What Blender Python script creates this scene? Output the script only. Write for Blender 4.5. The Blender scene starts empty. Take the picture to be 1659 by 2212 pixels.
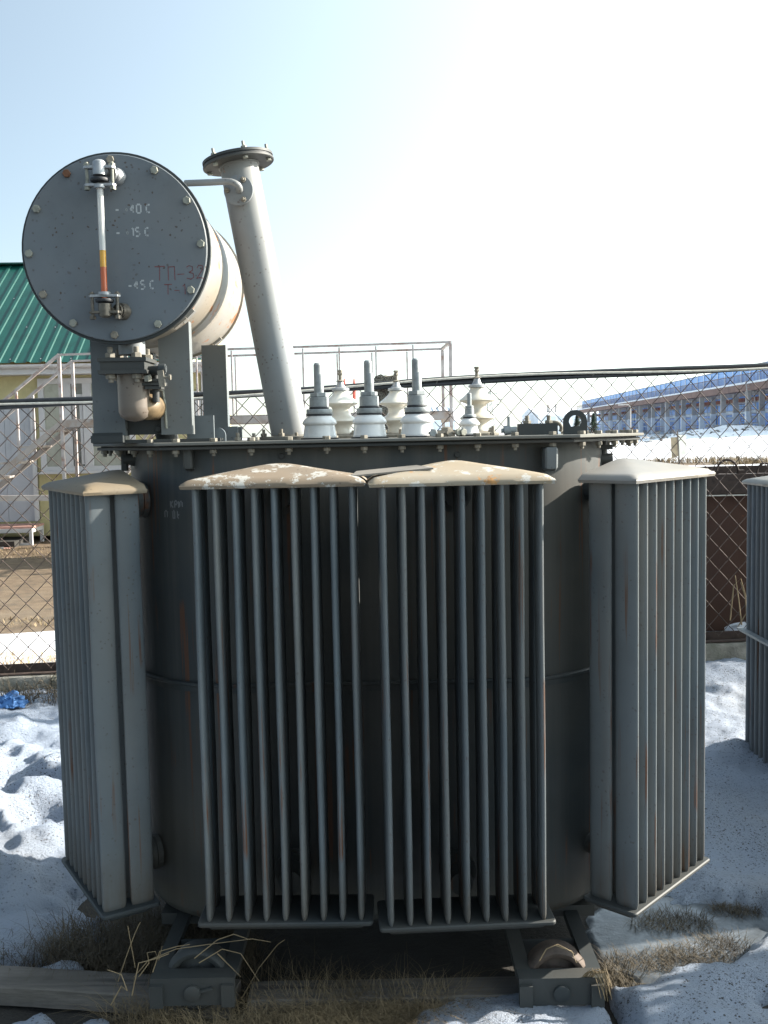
import bpy, bmesh, math, random
import numpy as np
from mathutils import Vector, Matrix
random.seed(7); rng=np.random.default_rng(7)
R_=math.radians; PI=math.pi
sc=bpy.context.scene
col=sc.collection
# ------------------------------------------------------------ camera
FPX=2150.0; PITCH=math.atan(170/2150); ROLL=0.02; EYE=1.6
cam=bpy.data.cameras.new('camera'); camo=bpy.data.objects.new('camera',cam); col.objects.link(camo)
cam.sensor_fit='VERTICAL'; cam.sensor_height=24; cam.sensor_width=18; cam.lens=24*FPX/2212
cam.clip_start=0.05; cam.clip_end=5000
Fv=Vector((0,math.cos(PITCH),-math.sin(PITCH))); R0=Vector((1,0,0)); U0=Vector((0,math.sin(PITCH),math.cos(PITCH)))
Rv=math.cos(ROLL)*R0-math.sin(ROLL)*U0; Uv=math.sin(ROLL)*R0+math.cos(ROLL)*U0
M=Matrix((Rv,Uv,-Fv)).transposed().to_4x4(); M.translation=Vector((0,0,EYE)); camo.matrix_world=M
sc.camera=camo
def at(u,v,y):   # survey helper: where a sight line meets the given depth
    d=Fv+Rv*((u-829.5)/FPX)-Uv*((v-1106)/FPX); d=d*(y/d.y); return Vector((d.x,d.y,d.z+EYE))
# ------------------------------------------------------------ light
HZ_K=2.3; HZ_A=20.5
SUN_AZ=13.0; SUN_EL=26.0      # azimuth from +X towards +Y
w=bpy.data.worlds.new('World'); sc.world=w; w.use_nodes=True
nt=w.node_tree; bg=nt.nodes['Background']
sky=nt.nodes.new('ShaderNodeTexSky'); sky.sky_type='NISHITA'; sky.sun_disc=False
sky.sun_elevation=R_(SUN_EL); sky.sun_rotation=R_(90-SUN_AZ)
sky.air_density=1.0; sky.dust_density=1.2; sky.ozone_density=1.0; sky.altitude=100
# thin bright haze: forward scattering that grows towards the sun and the horizon
SD=(math.cos(R_(SUN_AZ))*math.cos(R_(SUN_EL)),math.sin(R_(SUN_AZ))*math.cos(R_(SUN_EL)),math.sin(R_(SUN_EL)))
def wn_(t,**k):
    x=nt.nodes.new('ShaderNode'+t)
    for a,b in k.items(): setattr(x,a,b)
    return x
tcw=wn_('TexCoord'); dt=wn_('VectorMath',operation='DOT_PRODUCT'); dt.inputs[1].default_value=SD; nt.links.new(tcw.outputs['Generated'],dt.inputs[0])
def mth(op,a,b=None):
    x=wn_('Math',operation=op)
    for i,v in enumerate((a,b)):
        if v is None: continue
        if isinstance(v,(int,float)): x.inputs[i].default_value=v
        else: nt.links.new(v,x.inputs[i])
    return x.outputs[0]
ex=mth('EXPONENT',mth('MULTIPLY',mth('SUBTRACT',dt.outputs['Value'],1.0),HZ_K))
sp=wn_('SeparateXYZ'); nt.links.new(tcw.outputs['Generated'],sp.inputs[0])
ez=mth('EXPONENT',mth('MULTIPLY',mth('MAXIMUM',sp.outputs[2],0.0),-4.0))
hz_=mth('MULTIPLY',ex,mth('MULTIPLY_ADD' if False else 'ADD',mth('MULTIPLY',ez,1.1),.75))
vm=wn_('VectorMath',operation='SCALE'); vm.inputs[0].default_value=(HZ_A*.88,HZ_A*1.02,HZ_A*1.01); nt.links.new(hz_,vm.inputs[3])
va=wn_('VectorMath',operation='ADD'); nt.links.new(sky.outputs[0],va.inputs[0]); nt.links.new(vm.outputs[0],va.inputs[1])
nt.links.new(va.outputs[0],bg.inputs[0]); bg.inputs[1].default_value=0.05
sl=bpy.data.lights.new('sun','SUN'); sl.energy=5.0; sl.angle=R_(0.53); sl.color=(1.0,0.93,0.82)
so=bpy.data.objects.new('sun',sl); col.objects.link(so)
sd=Vector((math.cos(R_(SUN_AZ))*math.cos(R_(SUN_EL)),math.sin(R_(SUN_AZ))*math.cos(R_(SUN_EL)),math.sin(R_(SUN_EL))))
so.rotation_euler=sd.to_track_quat('Z','Y').to_euler()
sc.view_settings.view_transform='Standard'; sc.view_settings.look='None'
sc.view_settings.exposure=1.6; sc.view_settings.gamma=1; sc.view_settings.use_curve_mapping=False
sc.render.engine='CYCLES'
# ------------------------------------------------------------ materials
class NT:
    def __init__(s,name):
        s.m=bpy.data.materials.new(name); s.m.use_nodes=True; s.t=s.m.node_tree; s.p=s.t.nodes['Principled BSDF']
    def n(s,t,**k):
        x=s.t.nodes.new('ShaderNode'+t)
        for a,b in k.items(): setattr(x,a,b)
        return x
    def l(s,a,b): s.t.links.new(a,b)
    def coord(s,scale=(1,1,1),obj=True):
        c=s.n('TexCoord'); m=s.n('Mapping'); m.inputs['Scale'].default_value=scale
        s.l(c.outputs['Object'],m.inputs[0])
        g=s.n('ObjectInfo'); v=s.n('VectorMath',operation='ADD'); k=s.n('VectorMath',operation='SCALE')
        k.inputs[3].default_value=37.0; s.l(g.outputs['Random'],k.inputs[0]); s.l(m.outputs[0],v.inputs[0]); s.l(k.outputs[0],v.inputs[1])
        return v.outputs[0]
    def noise(s,vec,scale,detail=5,rough=.55):
        x=s.n('TexNoise'); x.inputs['Scale'].default_value=scale; x.inputs['Detail'].default_value=detail; x.inputs['Roughness'].default_value=rough
        s.l(vec,x.inputs['Vector']); return x.outputs['Fac']
    def ramp(s,fac,stops):
        x=s.n('ValToRGB'); e=x.color_ramp.elements
        while len(e)<len(stops): e.new(.5)
        for i,(p,c) in enumerate(stops):
            e[i].position=p; e[i].color=(*c,1) if isinstance(c,tuple) else (c,c,c,1)
        s.l(fac,x.inputs[0]); return x.outputs[0]
    def mix(s,f,a,b,bt='MIX'):
        x=s.n('Mix',data_type='RGBA',blend_type=bt)
        for i,v in ((0,f),(6,a),(7,b)):
            if hasattr(v,'links') or hasattr(v,'is_linked'): s.l(v,x.inputs[i])
            elif i==0: x.inputs[0].default_value=v
            else: x.inputs[i].default_value=(*v,1)
        return x.outputs[2]
    def bump(s,h,strength=.3,dist=.01):
        b=s.n('Bump'); b.inputs['Strength'].default_value=strength; b.inputs['Distance'].default_value=dist
        s.l(h,b.inputs['Height']); s.l(b.outputs[0],s.p.inputs['Normal'])
    def base(s,c): 
        if hasattr(c,'is_linked'): s.l(c,s.p.inputs['Base Color'])
        else: s.p.inputs['Base Color'].default_value=(*c,1)
    def set(s,rough=.5,metal=0,spec=.5):
        s.p.inputs['Roughness'].default_value=rough; s.p.inputs['Metallic'].default_value=metal; s.p.inputs['Specular IOR Level'].default_value=spec
        return s.m
def simple(name,c,rough=.5,metal=0,var=.12,scale=20,bump=.15,spec=.5,dark=None):
    t=NT(name); v=t.coord(); f=t.noise(v,scale,6,.6)
    d=dark or tuple(x*(1-var*2) for x in c); l=tuple(min(1,x*(1+var)) for x in c)
    t.base(t.ramp(f,[(.3,d),(.5,c),(.72,l)])); t.bump(f,bump,.004); return t.set(rough,metal,spec)
def paint(name,c=(.20,.225,.24),rust=0.0,dust=0.3,specks=.5,dustc=(.30,.26,.20),rough=.55,streak=False,rustc=(.20,.075,.025),flake=0.0,splash=False):
    t=NT(name); v=t.coord(); f=t.noise(v,5,7,.62); f2=t.noise(v,1.7,4,.5)
    cc=t.ramp(f,[(.28,tuple(x*.82 for x in c)),(.5,c),(.75,tuple(x*1.1 for x in c))])
    dm=t.ramp(f2,[(.40,0.0),(.68,dust)]); cc=t.mix(dm,cc,dustc)
    if streak:
        vs=t.coord((60,60,1.2)); fs=t.noise(vs,1.0,4,.6)
        vm=t.coord((9,9,3)); fm=t.noise(vm,1,3,.5)
        sm=t.ramp(fs,[(.57,0.0),(.64,1.0)]); mm=t.ramp(fm,[(.50,0.0),(.58,1.0)])
        q=t.mix(1.0,sm,mm,'MULTIPLY'); cc=t.mix(q,cc,(.12,.055,.03))
        vg=t.coord((14,14,.35)); cc=t.mix(t.ramp(t.noise(vg,1,5,.6),[(.45,0.0),(.75,.45)]),cc,(.14,.13,.115))
    vo=t.n('TexVoronoi'); vo.inputs['Scale'].default_value=62; vv=t.coord((1,1,1)); 
    nd=t.n('TexNoise'); nd.inputs['Scale'].default_value=30; t.l(vv,nd.inputs['Vector'])
    ad=t.mix(.02,vv,nd.outputs['Color'],'ADD'); t.l(ad,vo.inputs['Vector'])
    sp=t.ramp(vo.outputs['Distance'],[(.14,1.0),(.22,0.0)]); sel=t.ramp(t.noise(v,14,3,.6),[(.44,0.0),(.58,specks)])
    cc=t.mix(t.mix(1.0,sp,sel,'MULTIPLY'),cc,(.07,.05,.04))
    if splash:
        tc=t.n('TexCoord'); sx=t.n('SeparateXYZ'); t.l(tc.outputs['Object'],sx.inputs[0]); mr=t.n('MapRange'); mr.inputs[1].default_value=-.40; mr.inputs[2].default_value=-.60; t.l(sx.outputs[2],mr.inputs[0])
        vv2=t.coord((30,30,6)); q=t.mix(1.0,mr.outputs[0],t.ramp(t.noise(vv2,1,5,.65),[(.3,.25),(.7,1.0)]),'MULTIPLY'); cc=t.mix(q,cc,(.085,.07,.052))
    if rust>0:
        rf=t.noise(v,9,8,.7); a=.72-.32*rust
        rm=t.ramp(rf,[(a,0.0),(a+.025,1.0)]); rc=t.ramp(t.noise(v,60,4,.6),[(.3,tuple(x*.6 for x in rustc)),(.7,tuple(min(1,x*1.5) for x in rustc))])
        cc=t.mix(rm,cc,rc)
    if flake>0:
        vf=t.coord((1,1,1)); ff=t.noise(vf,19,8,.75); cc=t.mix(t.ramp(ff,[(.60-.12*flake,0.0),(.61-.12*flake,1.0)]),cc,(.38,.37,.34))
    t.base(cc); t.bump(f,.12,.004); return t.set(rough,0,.4)
M_={}
M_['paint']=paint('grey_paint',c=(.118,.138,.15),streak=False,dust=.25)
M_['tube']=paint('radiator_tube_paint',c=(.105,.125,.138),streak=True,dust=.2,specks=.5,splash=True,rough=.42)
M_['tube_pale']=paint('pale_radiator_paint',c=(.16,.18,.20),streak=True,dust=.15,specks=.2)
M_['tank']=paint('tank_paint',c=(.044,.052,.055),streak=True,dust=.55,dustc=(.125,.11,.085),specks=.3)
M_['lid']=paint('lid_paint',c=(.12,.125,.12),dust=.6,dustc=(.24,.21,.16),specks=.2,rough=.75)
M_['under']=paint('greasy_lid_paint',c=(.034,.040,.042),dust=.5,dustc=(.085,.075,.06),specks=.3,rough=.6)
M_['disc']=paint('conservator_cover_paint',c=(.118,.138,.158),dust=.2,specks=1.0,rough=.5)
M_['drum']=paint('drum_paint',c=(.24,.24,.23),dust=.8,dustc=(.30,.235,.16),rust=.42,specks=.5,rustc=(.30,.12,.045))
M_['pipe']=paint('pipe_paint',c=(.19,.21,.225),dust=.3,rust=.16,specks=.6,rustc=(.30,.15,.08))
M_['cap_pale']=paint('pale_cap_paint',c=(.19,.185,.175),dust=.7,dustc=(.23,.195,.15),specks=.2,rough=.5)
M_['cap_brown']=paint('dusty_cap_paint',c=(.17,.155,.13),dust=.9,dustc=(.21,.155,.09),specks=.5,rough=.7)
M_['cap_flake']=paint('flaking_cap_paint',c=(.19,.165,.135),dust=.8,dustc=(.20,.135,.075),rust=.2,flake=.5,specks=.8,rough=.65)
M_['cap_rust']=paint('orange_cap_paint',c=(.27,.245,.20),dust=1.0,dustc=(.31,.22,.12),rust=.42,rustc=(.33,.17,.06),flake=.25,specks=.3,rough=.65)
M_['bolt']=simple('bolt_steel',(.26,.26,.22),.6,.2,.2,60)
M_['rustbolt']=simple('rusty_bolt_steel',(.16,.07,.035),.8,0,.25,90)
M_['oldbolt']=simple('dusty_bolt_steel',(.20,.18,.145),.75,0,.2,60)
M_['alu']=simple('cast_aluminium',(.34,.35,.36),.45,.5,.12,50)
M_['oily']=simple('oily_aluminium',(.12,.105,.085),.4,.3,.3,50)
M_['zinc']=simple('galvanised_metal',(.25,.27,.275),.55,.25,.12,60)
M_['rubber']=simple('black_rubber',(.022,.024,.028),.6,0,.2,60)
M_['porcelain']=NT('white_porcelain')
_t=M_['porcelain']; _v=_t.coord(); _t.base(_t.ramp(_t.noise(_v,6,5,.6),[(.35,(.50,.45,.36)),(.6,(.66,.64,.58))])); M_['porcelain']=_t.set(.12)
_t=NT('blueish_porcelain'); _v=_t.coord(); _t.base(_t.ramp(_t.noise(_v,9,6,.6),[(.32,(.50,.49,.46)),(.5,(.64,.64,.63))])); M_['porcelain_b']=_t.set(.14)
M_['glass']=NT('gauge_glass'); _t=M_['glass']; _t.base((.92,.90,.86)); _t.p.inputs['Transmission Weight'].default_value=.55; M_['glass']=_t.set(.12)
_t=NT('oil_film'); _t.base((.95,.50,.05)); _t.p.inputs['Transmission Weight'].default_value=.45; M_['oil_y']=_t.set(.12)
_t=NT('oil_dark'); _t.base((.62,.13,.03)); _t.p.inputs['Transmission Weight'].default_value=.35; M_['oil_r']=_t.set(.12)
def worn(name,c,alpha,scale=90,thr=.5):
    t=NT(name); v=t.coord(); t.base(c); f=t.noise(v,scale,5,.7)
    t.l(t.ramp(f,[(thr-.08,0.0),(thr+.08,alpha)]),t.p.inputs['Alpha']); return t.set(.6)
M_['stencil']=worn('worn_white_stencil',(.42,.44,.45),.9,90,.33)
M_['stencil_t']=worn('faded_tank_stencil',(.22,.23,.235),.8,90,.26)
M_['marker']=worn('worn_red_marker',(.17,.055,.06),.9,150,.36)
M_['black']=simple('black_cable_sheath',(.03,.031,.034),.38,0,.15,30)
M_['whitecable']=simple('white_cable_sheath',(.62,.58,.50),.5,0,.15,30)
M_['wire']=simple('rusty_fence_wire',(.075,.052,.042),.7,.2,.25,40)
M_['rusty']=paint('rusty_plate',c=(.060,.030,.021),dust=.7,dustc=(.09,.04,.022),specks=.4,rust=.2,rustc=(.16,.055,.02),rough=.8)
M_['rustdark']=simple('dark_rusty_steel',(.06,.04,.032),.8,.1,.25,30)
def concrete():
    t=NT('stained_concrete'); v=t.coord(); f=t.noise(v,7,9,.7); g=t.noise(v,90,4,.6); k=t.noise(v,3,4,.6)
    c=t.ramp(f,[(.3,(.10,.095,.08)),(.5,(.24,.225,.19)),(.7,(.36,.34,.30))]); c=t.mix(t.ramp(k,[(.5,0.0),(.66,.7)]),c,(.07,.075,.045))
    t.base(c); t.bump(t.mix(.5,f,g),.7,.02); return t.set(.9)
M_['concrete']=concrete()
_t=NT('aggregate'); _v=_t.coord(); _o=_t.n('TexVoronoi'); _o.inputs['Scale'].default_value=130; _t.l(_v,_o.inputs['Vector'])
_t.base(_t.ramp(_o.outputs['Distance'],[(.1,(.52,.47,.38)),(.5,(.36,.32,.26)),(.8,(.14,.12,.09))])); _t.bump(_o.outputs['Distance'],1,.02); M_['aggregate']=_t.set(.9)
def wood(name,c=(.30,.27,.23)):
    t=NT(name); v=t.coord((1.2,26,26)); f=t.noise(v,1.6,7,.65); v2=t.coord(); g=t.noise(v2,5,5,.6)
    cc=t.ramp(f,[(.3,tuple(x*.45 for x in c)),(.5,c),(.7,tuple(x*1.2 for x in c))]); cc=t.mix(t.ramp(g,[(.5,0.0),(.65,.7)]),cc,(.09,.08,.065))
    t.base(cc); t.bump(f,.6,.006); return t.set(.85)
M_['wood']=wood('weathered_timber',(.13,.115,.10))
def snowmat(name,dirt=.5,c=(.86,.88,.92)):
    t=NT(name); tc=t.n('TexCoord'); v=tc.outputs['Object']
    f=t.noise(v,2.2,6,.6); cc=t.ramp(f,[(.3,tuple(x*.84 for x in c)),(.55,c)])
    sz=t.noise(v,100,3,.7); a=t.noise(v,4,5,.65)
    m1=t.ramp(sz,[(.60,0.0),(.64,1.0)]); m2=t.ramp(a,[(.42,.15*dirt),(.62,1.6*dirt)])
    cc=t.mix(t.mix(1.0,m1,m2,'MULTIPLY'),cc,(.05,.045,.04))
    s2=t.noise(v,320,2,.6); cc=t.mix(t.mix(1.0,t.ramp(s2,[(.60,0.0),(.65,.8)]),m2,'MULTIPLY'),cc,(.07,.06,.05))
    vo=t.n('TexVoronoi'); vo.inputs['Scale'].default_value=75; ws=t.noise(v,40,3,.6); wv=t.n('VectorMath',operation='ADD'); wk=t.n('VectorMath',operation='SCALE'); wk.inputs[3].default_value=.012; t.l(v,wv.inputs[0]); cmb=t.n('CombineXYZ'); t.l(ws,cmb.inputs[0]); t.l(ws,cmb.inputs[1]); t.l(cmb.outputs[0],wk.inputs[0]); t.l(wk.outputs[0],wv.inputs[1]); t.l(wv.outputs[0],vo.inputs['Vector'])
    dots=t.ramp(vo.outputs['Distance'],[(.20,1.0),(.30,0.0)]); sc_=t.n('SeparateColor'); t.l(vo.outputs['Color'],sc_.inputs[0]); pick=t.ramp(sc_.outputs[0],[(.55-.25*min(1,dirt),0.0),(.60-.25*min(1,dirt),1.0)])
    m3=t.ramp(t.noise(v,3,4,.6),[(.40,.15),(.58,1.0)]); dd=t.mix(1.0,t.mix(1.0,dots,pick,'MULTIPLY'),m3,'MULTIPLY'); dd=t.mix(1.0,dd,(dirt,dirt,dirt),'MULTIPLY')
    cc=t.mix(dd,cc,(.035,.03,.026))
    w_=t.noise(v,1.1,5,.6); cc=t.mix(t.ramp(w_,[(.5,0.0),(.75,.55*dirt)]),cc,(.34,.33,.31))
    b1=t.noise(v,14,8,.75); b2=t.noise(v,95,6,.8); t.base(cc); t.bump(t.mix(.6,b1,b2),.9,.035)
    t.p.inputs['Subsurface Weight'].default_value=.0
    return t.set(.6,0,.35)
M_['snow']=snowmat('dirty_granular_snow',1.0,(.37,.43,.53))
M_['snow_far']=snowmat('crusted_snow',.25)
def soil():
    t=NT('brown_soil'); tc=t.n('TexCoord'); v=tc.outputs['Object']
    f=t.noise(v,6,8,.7); g=t.noise(v,.7,4,.6); h=t.noise(v,45,5,.75)
    c=t.ramp(f,[(.3,(.062,.044,.028)),(.5,(.125,.085,.05)),(.72,(.20,.145,.09))])
    c=t.mix(t.ramp(g,[(.5,0.0),(.7,.6)]),c,(.17,.14,.10)); c=t.mix(t.ramp(h,[(.64,0.0),(.70,.8)]),c,(.30,.27,.22))
    # soil is darker on the camera side of the fence
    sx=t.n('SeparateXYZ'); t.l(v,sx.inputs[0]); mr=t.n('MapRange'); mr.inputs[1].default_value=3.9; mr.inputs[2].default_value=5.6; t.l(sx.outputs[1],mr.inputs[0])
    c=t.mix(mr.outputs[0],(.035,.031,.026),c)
    t.base(c); t.bump(t.mix(.5,f,h),.8,.03); return t.set(.9)
M_['soil']=soil()
M_['straw']=simple('dry_straw',(.21,.155,.085),.75,0,.35,4,0)
M_['straw_dk']=simple('matted_dry_grass',(.085,.066,.04),.8,0,.4,4,0)
M_['straw_gold']=simple('golden_dry_grass',(.50,.34,.14),.7,0,.3,4,0)
M_['siding']=simple('yellow_siding',(.42,.38,.20),.55,0,.05,3,.02)
M_['greenroof']=simple('green_roof_sheet',(.004,.058,.046),.38,.0,.12,3,.02)
M_['white']=simple('white_plastic',(.48,.48,.49),.35,0,.04,6,.02)
M_['winwhite']=simple('white_window_frame',(.47,.47,.48),.35,0,.04,6,.02)
M_['pane']=simple('window_pane',(.12,.13,.13),.04,0,.25,1.2,0,1.0)
M_['lace']=simple('net_curtain_pane',(.30,.31,.27),.1,0,.12,8,0,.8)
M_['doorw']=simple('bluish_white_door',(.37,.385,.42),.4,0,.03,5,.02)
M_['railing']=simple('rusting_white_rail',(.36,.33,.32),.6,.0,.2,7,.1,.5,(.22,.10,.06))
M_['stairsteel']=simple('galvanised_stair_steel',(.33,.30,.28),.55,.0,.15,5,.1,.5,(.26,.18,.13))
M_['dark']=simple('dark_gap',(.03,.028,.025),.9)
M_['bglass']=simple('blue_glass_cladding',(.15,.40,.85),.3,0,.10,.15,0)
M_['bglass2']=simple('deep_blue_glass',(.08,.30,.80),.3,0,.15,.2,0)
M_['stwhite']=simple('painted_white_concrete',(.82,.86,.90),.7,0,.08,1)
M_['stbeige']=simple('beige_concrete',(.48,.45,.42),.8,0,.15,1)
M_['stbrown']=simple('brown_fascia',(.20,.12,.10),.7,0,.2,.7)
M_['streddish']=simple('red_brown_corrugated',(.27,.11,.08),.7,0,.15,.7)
M_['palewall']=simple('pale_wall',(.72,.76,.80),.8,0,.06,.2)
M_['shedwall']=simple('pale_blue_wall',(.55,.64,.72),.7,0,.06,.5)
M_['needle']=simple('fir_needles',(.03,.055,.035),.8,0,.3,3)
M_['bark']=simple('dark_bark',(.07,.055,.045),.9)
M_['redpaint']=simple('faded_red_paint',(.55,.12,.10),.6)
M_['bluecloth']=simple('blue_cloth',(.06,.17,.40),.75,0,.25,20,.3)
M_['dust']=simple('pale_dusty_plate',(.20,.18,.155),.6,0,.15,8,.1)
M_['signboard']=simple('stained_sign_board',(.30,.25,.17),.7,0,.3,6,.1); M_['signgrey']=simple('grey_sign_board',(.28,.30,.28),.7,0,.1,3); M_['jacket']=simple('navy_jacket',(.015,.02,.035),.8); M_['skin']=simple('skin',(.40,.22,.16),.6)
M_['knit']=simple('black_cap',(.012,.012,.014),.9)
# ------------------------------------------------------------ mesh helpers
class MB:
    def __init__(s): s.v=[]; s.f=[]
    def add(s,vs,fs):
        n=len(s.v); s.v+= [tuple(v) for v in vs]; s.f+=[[n+i for i in f] for f in fs]; return s
    def box(s,a,b,M=None):
        x0,y0,z0=a;x1,y1,z1=b
        vs=[Vector(p) for p in ((x0,y0,z0),(x1,y0,z0),(x1,y1,z0),(x0,y1,z0),(x0,y0,z1),(x1,y0,z1),(x1,y1,z1),(x0,y1,z1))]
        if M: vs=[M@v for v in vs]
        return s.add(vs,[(3,2,1,0),(4,5,6,7),(0,1,5,4),(1,2,6,5),(2,3,7,6),(3,0,4,7)])
    def beam(s,p,q,w,h,up=Vector((0,0,1))):
        p=Vector(p);q=Vector(q);d=(q-p); L=d.length; d.normalize()
        if abs(d.dot(up))>.99: up=Vector((0,1,0))
        x=d.cross(up).normalized(); z=x.cross(d)
        vs=[]
        for e in (p,q):
            for a,b in ((-1,-1),(1,-1),(1,1),(-1,1)): vs.append(e+x*(a*w/2)+z*(b*h/2))
        return s.add(vs,[(0,1,2,3),(7,6,5,4),(1,0,4,5),(2,1,5,6),(3,2,6,7),(0,3,7,4)])
    def cyl(s,p,q,r,r2=None,n=16,caps=True,rot=0):
        return s.tube([p,q],[r,r if r2 is None else r2],n,caps,rot)
    def tube(s,pts,r,n=8,caps=True,rot=0):
        pts=[Vector(p) for p in pts]; rs=r if isinstance(r,(list,tuple)) else [r]*len(pts)
        vs=[];fs=[]; px=None
        for i,p in enumerate(pts):
            d=(pts[min(i+1,len(pts)-1)]-pts[max(i-1,0)]).normalized()
            if px is None:
                up=Vector((0,0,1)) if abs(d.z)<.95 else Vector((0,1,0))
                x=d.cross(up).normalized()
            else: x=(px-d*px.dot(d)).normalized()
            px=x; y=d.cross(x)
            for k in range(n):
                a=2*PI*k/n+rot; vs.append(p+(x*math.cos(a)+y*math.sin(a))*rs[i])
        for i in range(len(pts)-1):
            for k in range(n):
                k2=(k+1)%n; fs.append((i*n+k,i*n+k2,(i+1)*n+k2,(i+1)*n+k))
        if caps: fs.append(tuple(range(n))[::-1]); fs.append(tuple((len(pts)-1)*n+k for k in range(n)))
        return s.add(vs,fs)
    def lathe(s,prof,n=32,M=None):   # prof: (r,z)
        vs=[];fs=[]
        for r,z in prof:
            for k in range(n):
                a=2*PI*k/n; v=Vector((r*math.cos(a),r*math.sin(a),z)); vs.append(M@v if M else v)
        m=len(prof)
        for i in range(m-1):
            for k in range(n):
                k2=(k+1)%n; fs.append((i*n+k,i*n+k2,(i+1)*n+k2,(i+1)*n+k))
        fs.append(tuple(range(n))[::-1]); fs.append(tuple((m-1)*n+k for k in range(n)))
        return s.add(vs,fs)
    def prism(s,poly,z0,z1,M=None,bev=0):
        n=len(poly); 
        if bev:
            c=Vector((sum(p[0] for p in poly)/n,sum(p[1] for p in poly)/n))
            def ins(d):
                out=[]
                for i,p in enumerate(poly):
                    a=Vector(poly[i-1]);b=Vector(p);e=Vector(poly[(i+1)%n]); d1=(b-a).normalized();d2=(e-b).normalized()
                    nn=(Vector((-d1.y,d1.x))+Vector((-d2.y,d2.x))); 
                    nn=nn/(max(.3,1+d1.dot(d2))) if nn.length>1e-6 else Vector((0,0))
                    out.append(b+nn*d)
                return out
            area=sum(poly[i-1][0]*poly[i][1]-poly[i][0]*poly[i-1][1] for i in range(n)); sg=1 if area>0 else -1
            q=ins(bev*sg); rings=[(q,z0),(poly,z0+bev),(poly,z1-bev),(q,z1)]
        else: rings=[(poly,z0),(poly,z1)]
        vs=[];fs=[]
        for pl,z in rings:
            for p in pl:
                v=Vector((p[0],p[1],z)); vs.append(M@v if M else v)
        for r in range(len(rings)-1):
            for i in range(n):
                j=(i+1)%n; fs.append((r*n+i,r*n+j,(r+1)*n+j,(r+1)*n+i))
        fs.append(tuple(range(n))[::-1]); fs.append(tuple((len(rings)-1)*n+i for i in range(n)))
        return s.add(vs,fs)
    def mesh(s,name,mat,smooth=35,center=True):
        V=np.array([tuple(v) for v in s.v],dtype=float)
        c=Vector((0,0,0))
        if center: c=Vector(((V.min(0)+V.max(0))/2).tolist()); V=V-np.array(c)
        me=bpy.data.meshes.new(name); me.from_pydata(V.tolist(),[],s.f)
        bm=bmesh.new(); bm.from_mesh(me); bmesh.ops.recalc_face_normals(bm,faces=bm.faces)
        if smooth:
            for f in bm.faces: f.smooth=True
            for e in bm.edges:
                if len(e.link_faces)==2 and e.calc_face_angle(0)>R_(smooth): e.smooth=False
        bm.to_mesh(me); bm.free(); me.materials.append(mat); return me,c
WL={}
def link(name,me,wloc,parent=None,rot=None,scale=None):
    o=bpy.data.objects.new(name,me); col.objects.link(o)
    wl=Vector(wloc); WL[o.name]=wl
    if parent: o.parent=parent; o.location=wl-WL[parent.name]
    else: o.location=wl
    if rot is not None: o.rotation_euler=rot
    if scale is not None: o.scale=scale
    return o
def put(mb,name,mat,parent=None,smooth=35):
    me,c=mb.mesh(name,mat,smooth); return link(name,me,c,parent)
def tag(o,label=None,cat=None,group=None,kind=None):
    if label:o['label']=label
    if cat:o['category']=cat
    if group:o['group']=group
    if kind:o['kind']=kind
    return o
def thing(name,loc,label,cat,group=None):
    return tag(link(name,None,loc),label,cat,group)
_hex={}
def hexbolt(name,pos,axis,r,h,mat,parent,nut=True,shank=0):
    k=(round(r,4),round(h,4),mat.name,shank)
    if k not in _hex:
        m=MB(); pr=[(r*math.cos(a),r*math.sin(a)) for a in [PI/3*i for i in range(6)]]
        m.prism(pr,0,h,bev=min(r,h)*.12)
        if shank: m.lathe([(r*.5,h),(r*.5,h+shank-.001),(r*.42,h+shank)],12)
        _hex[k]=m.mesh(name,mat,35,False)[0]
    q=Vector(axis).to_track_quat('Z','Y').to_euler(); q2=q.to_matrix()@Matrix.Rotation(random.uniform(0,1),3,'Z')
    return link(name,_hex[k],pos,parent,q2.to_euler())
def rotz(a,loc): return Matrix.Translation(Vector(loc))@Matrix.Rotation(a,4,'Z')
def vnoise(x,y,seed=0):
    xi=np.floor(x).astype(np.int64); yi=np.floor(y).astype(np.int64); fx=x-xi; fy=y-yi
    fx=fx*fx*(3-2*fx); fy=fy*fy*(3-2*fy)
    def h(a,b):
        n=(a*374761393+b*668265263+seed*1442695041)&0xffffffff
        n=((n^(n>>13))*1274126177)&0xffffffff
        return ((n^(n>>16))&0xffff)/65535.0
    return (h(xi,yi)*(1-fx)+h(xi+1,yi)*fx)*(1-fy)+(h(xi,yi+1)*(1-fx)+h(xi+1,yi+1)*fx)*fy
def fbm(x,y,oct=5,seed=0,gain=.5):
    s=0;a=1;t=0
    for i in range(oct): s=s+a*(vnoise(x*2**i+i*17.3,y*2**i-i*9.1,seed+i)-.5)*2; t+=a; a*=gain
    return s/t
def ss(a,b,x): 
    t=np.clip((x-a)/(b-a),0,1); return t*t*(3-2*t)
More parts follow.
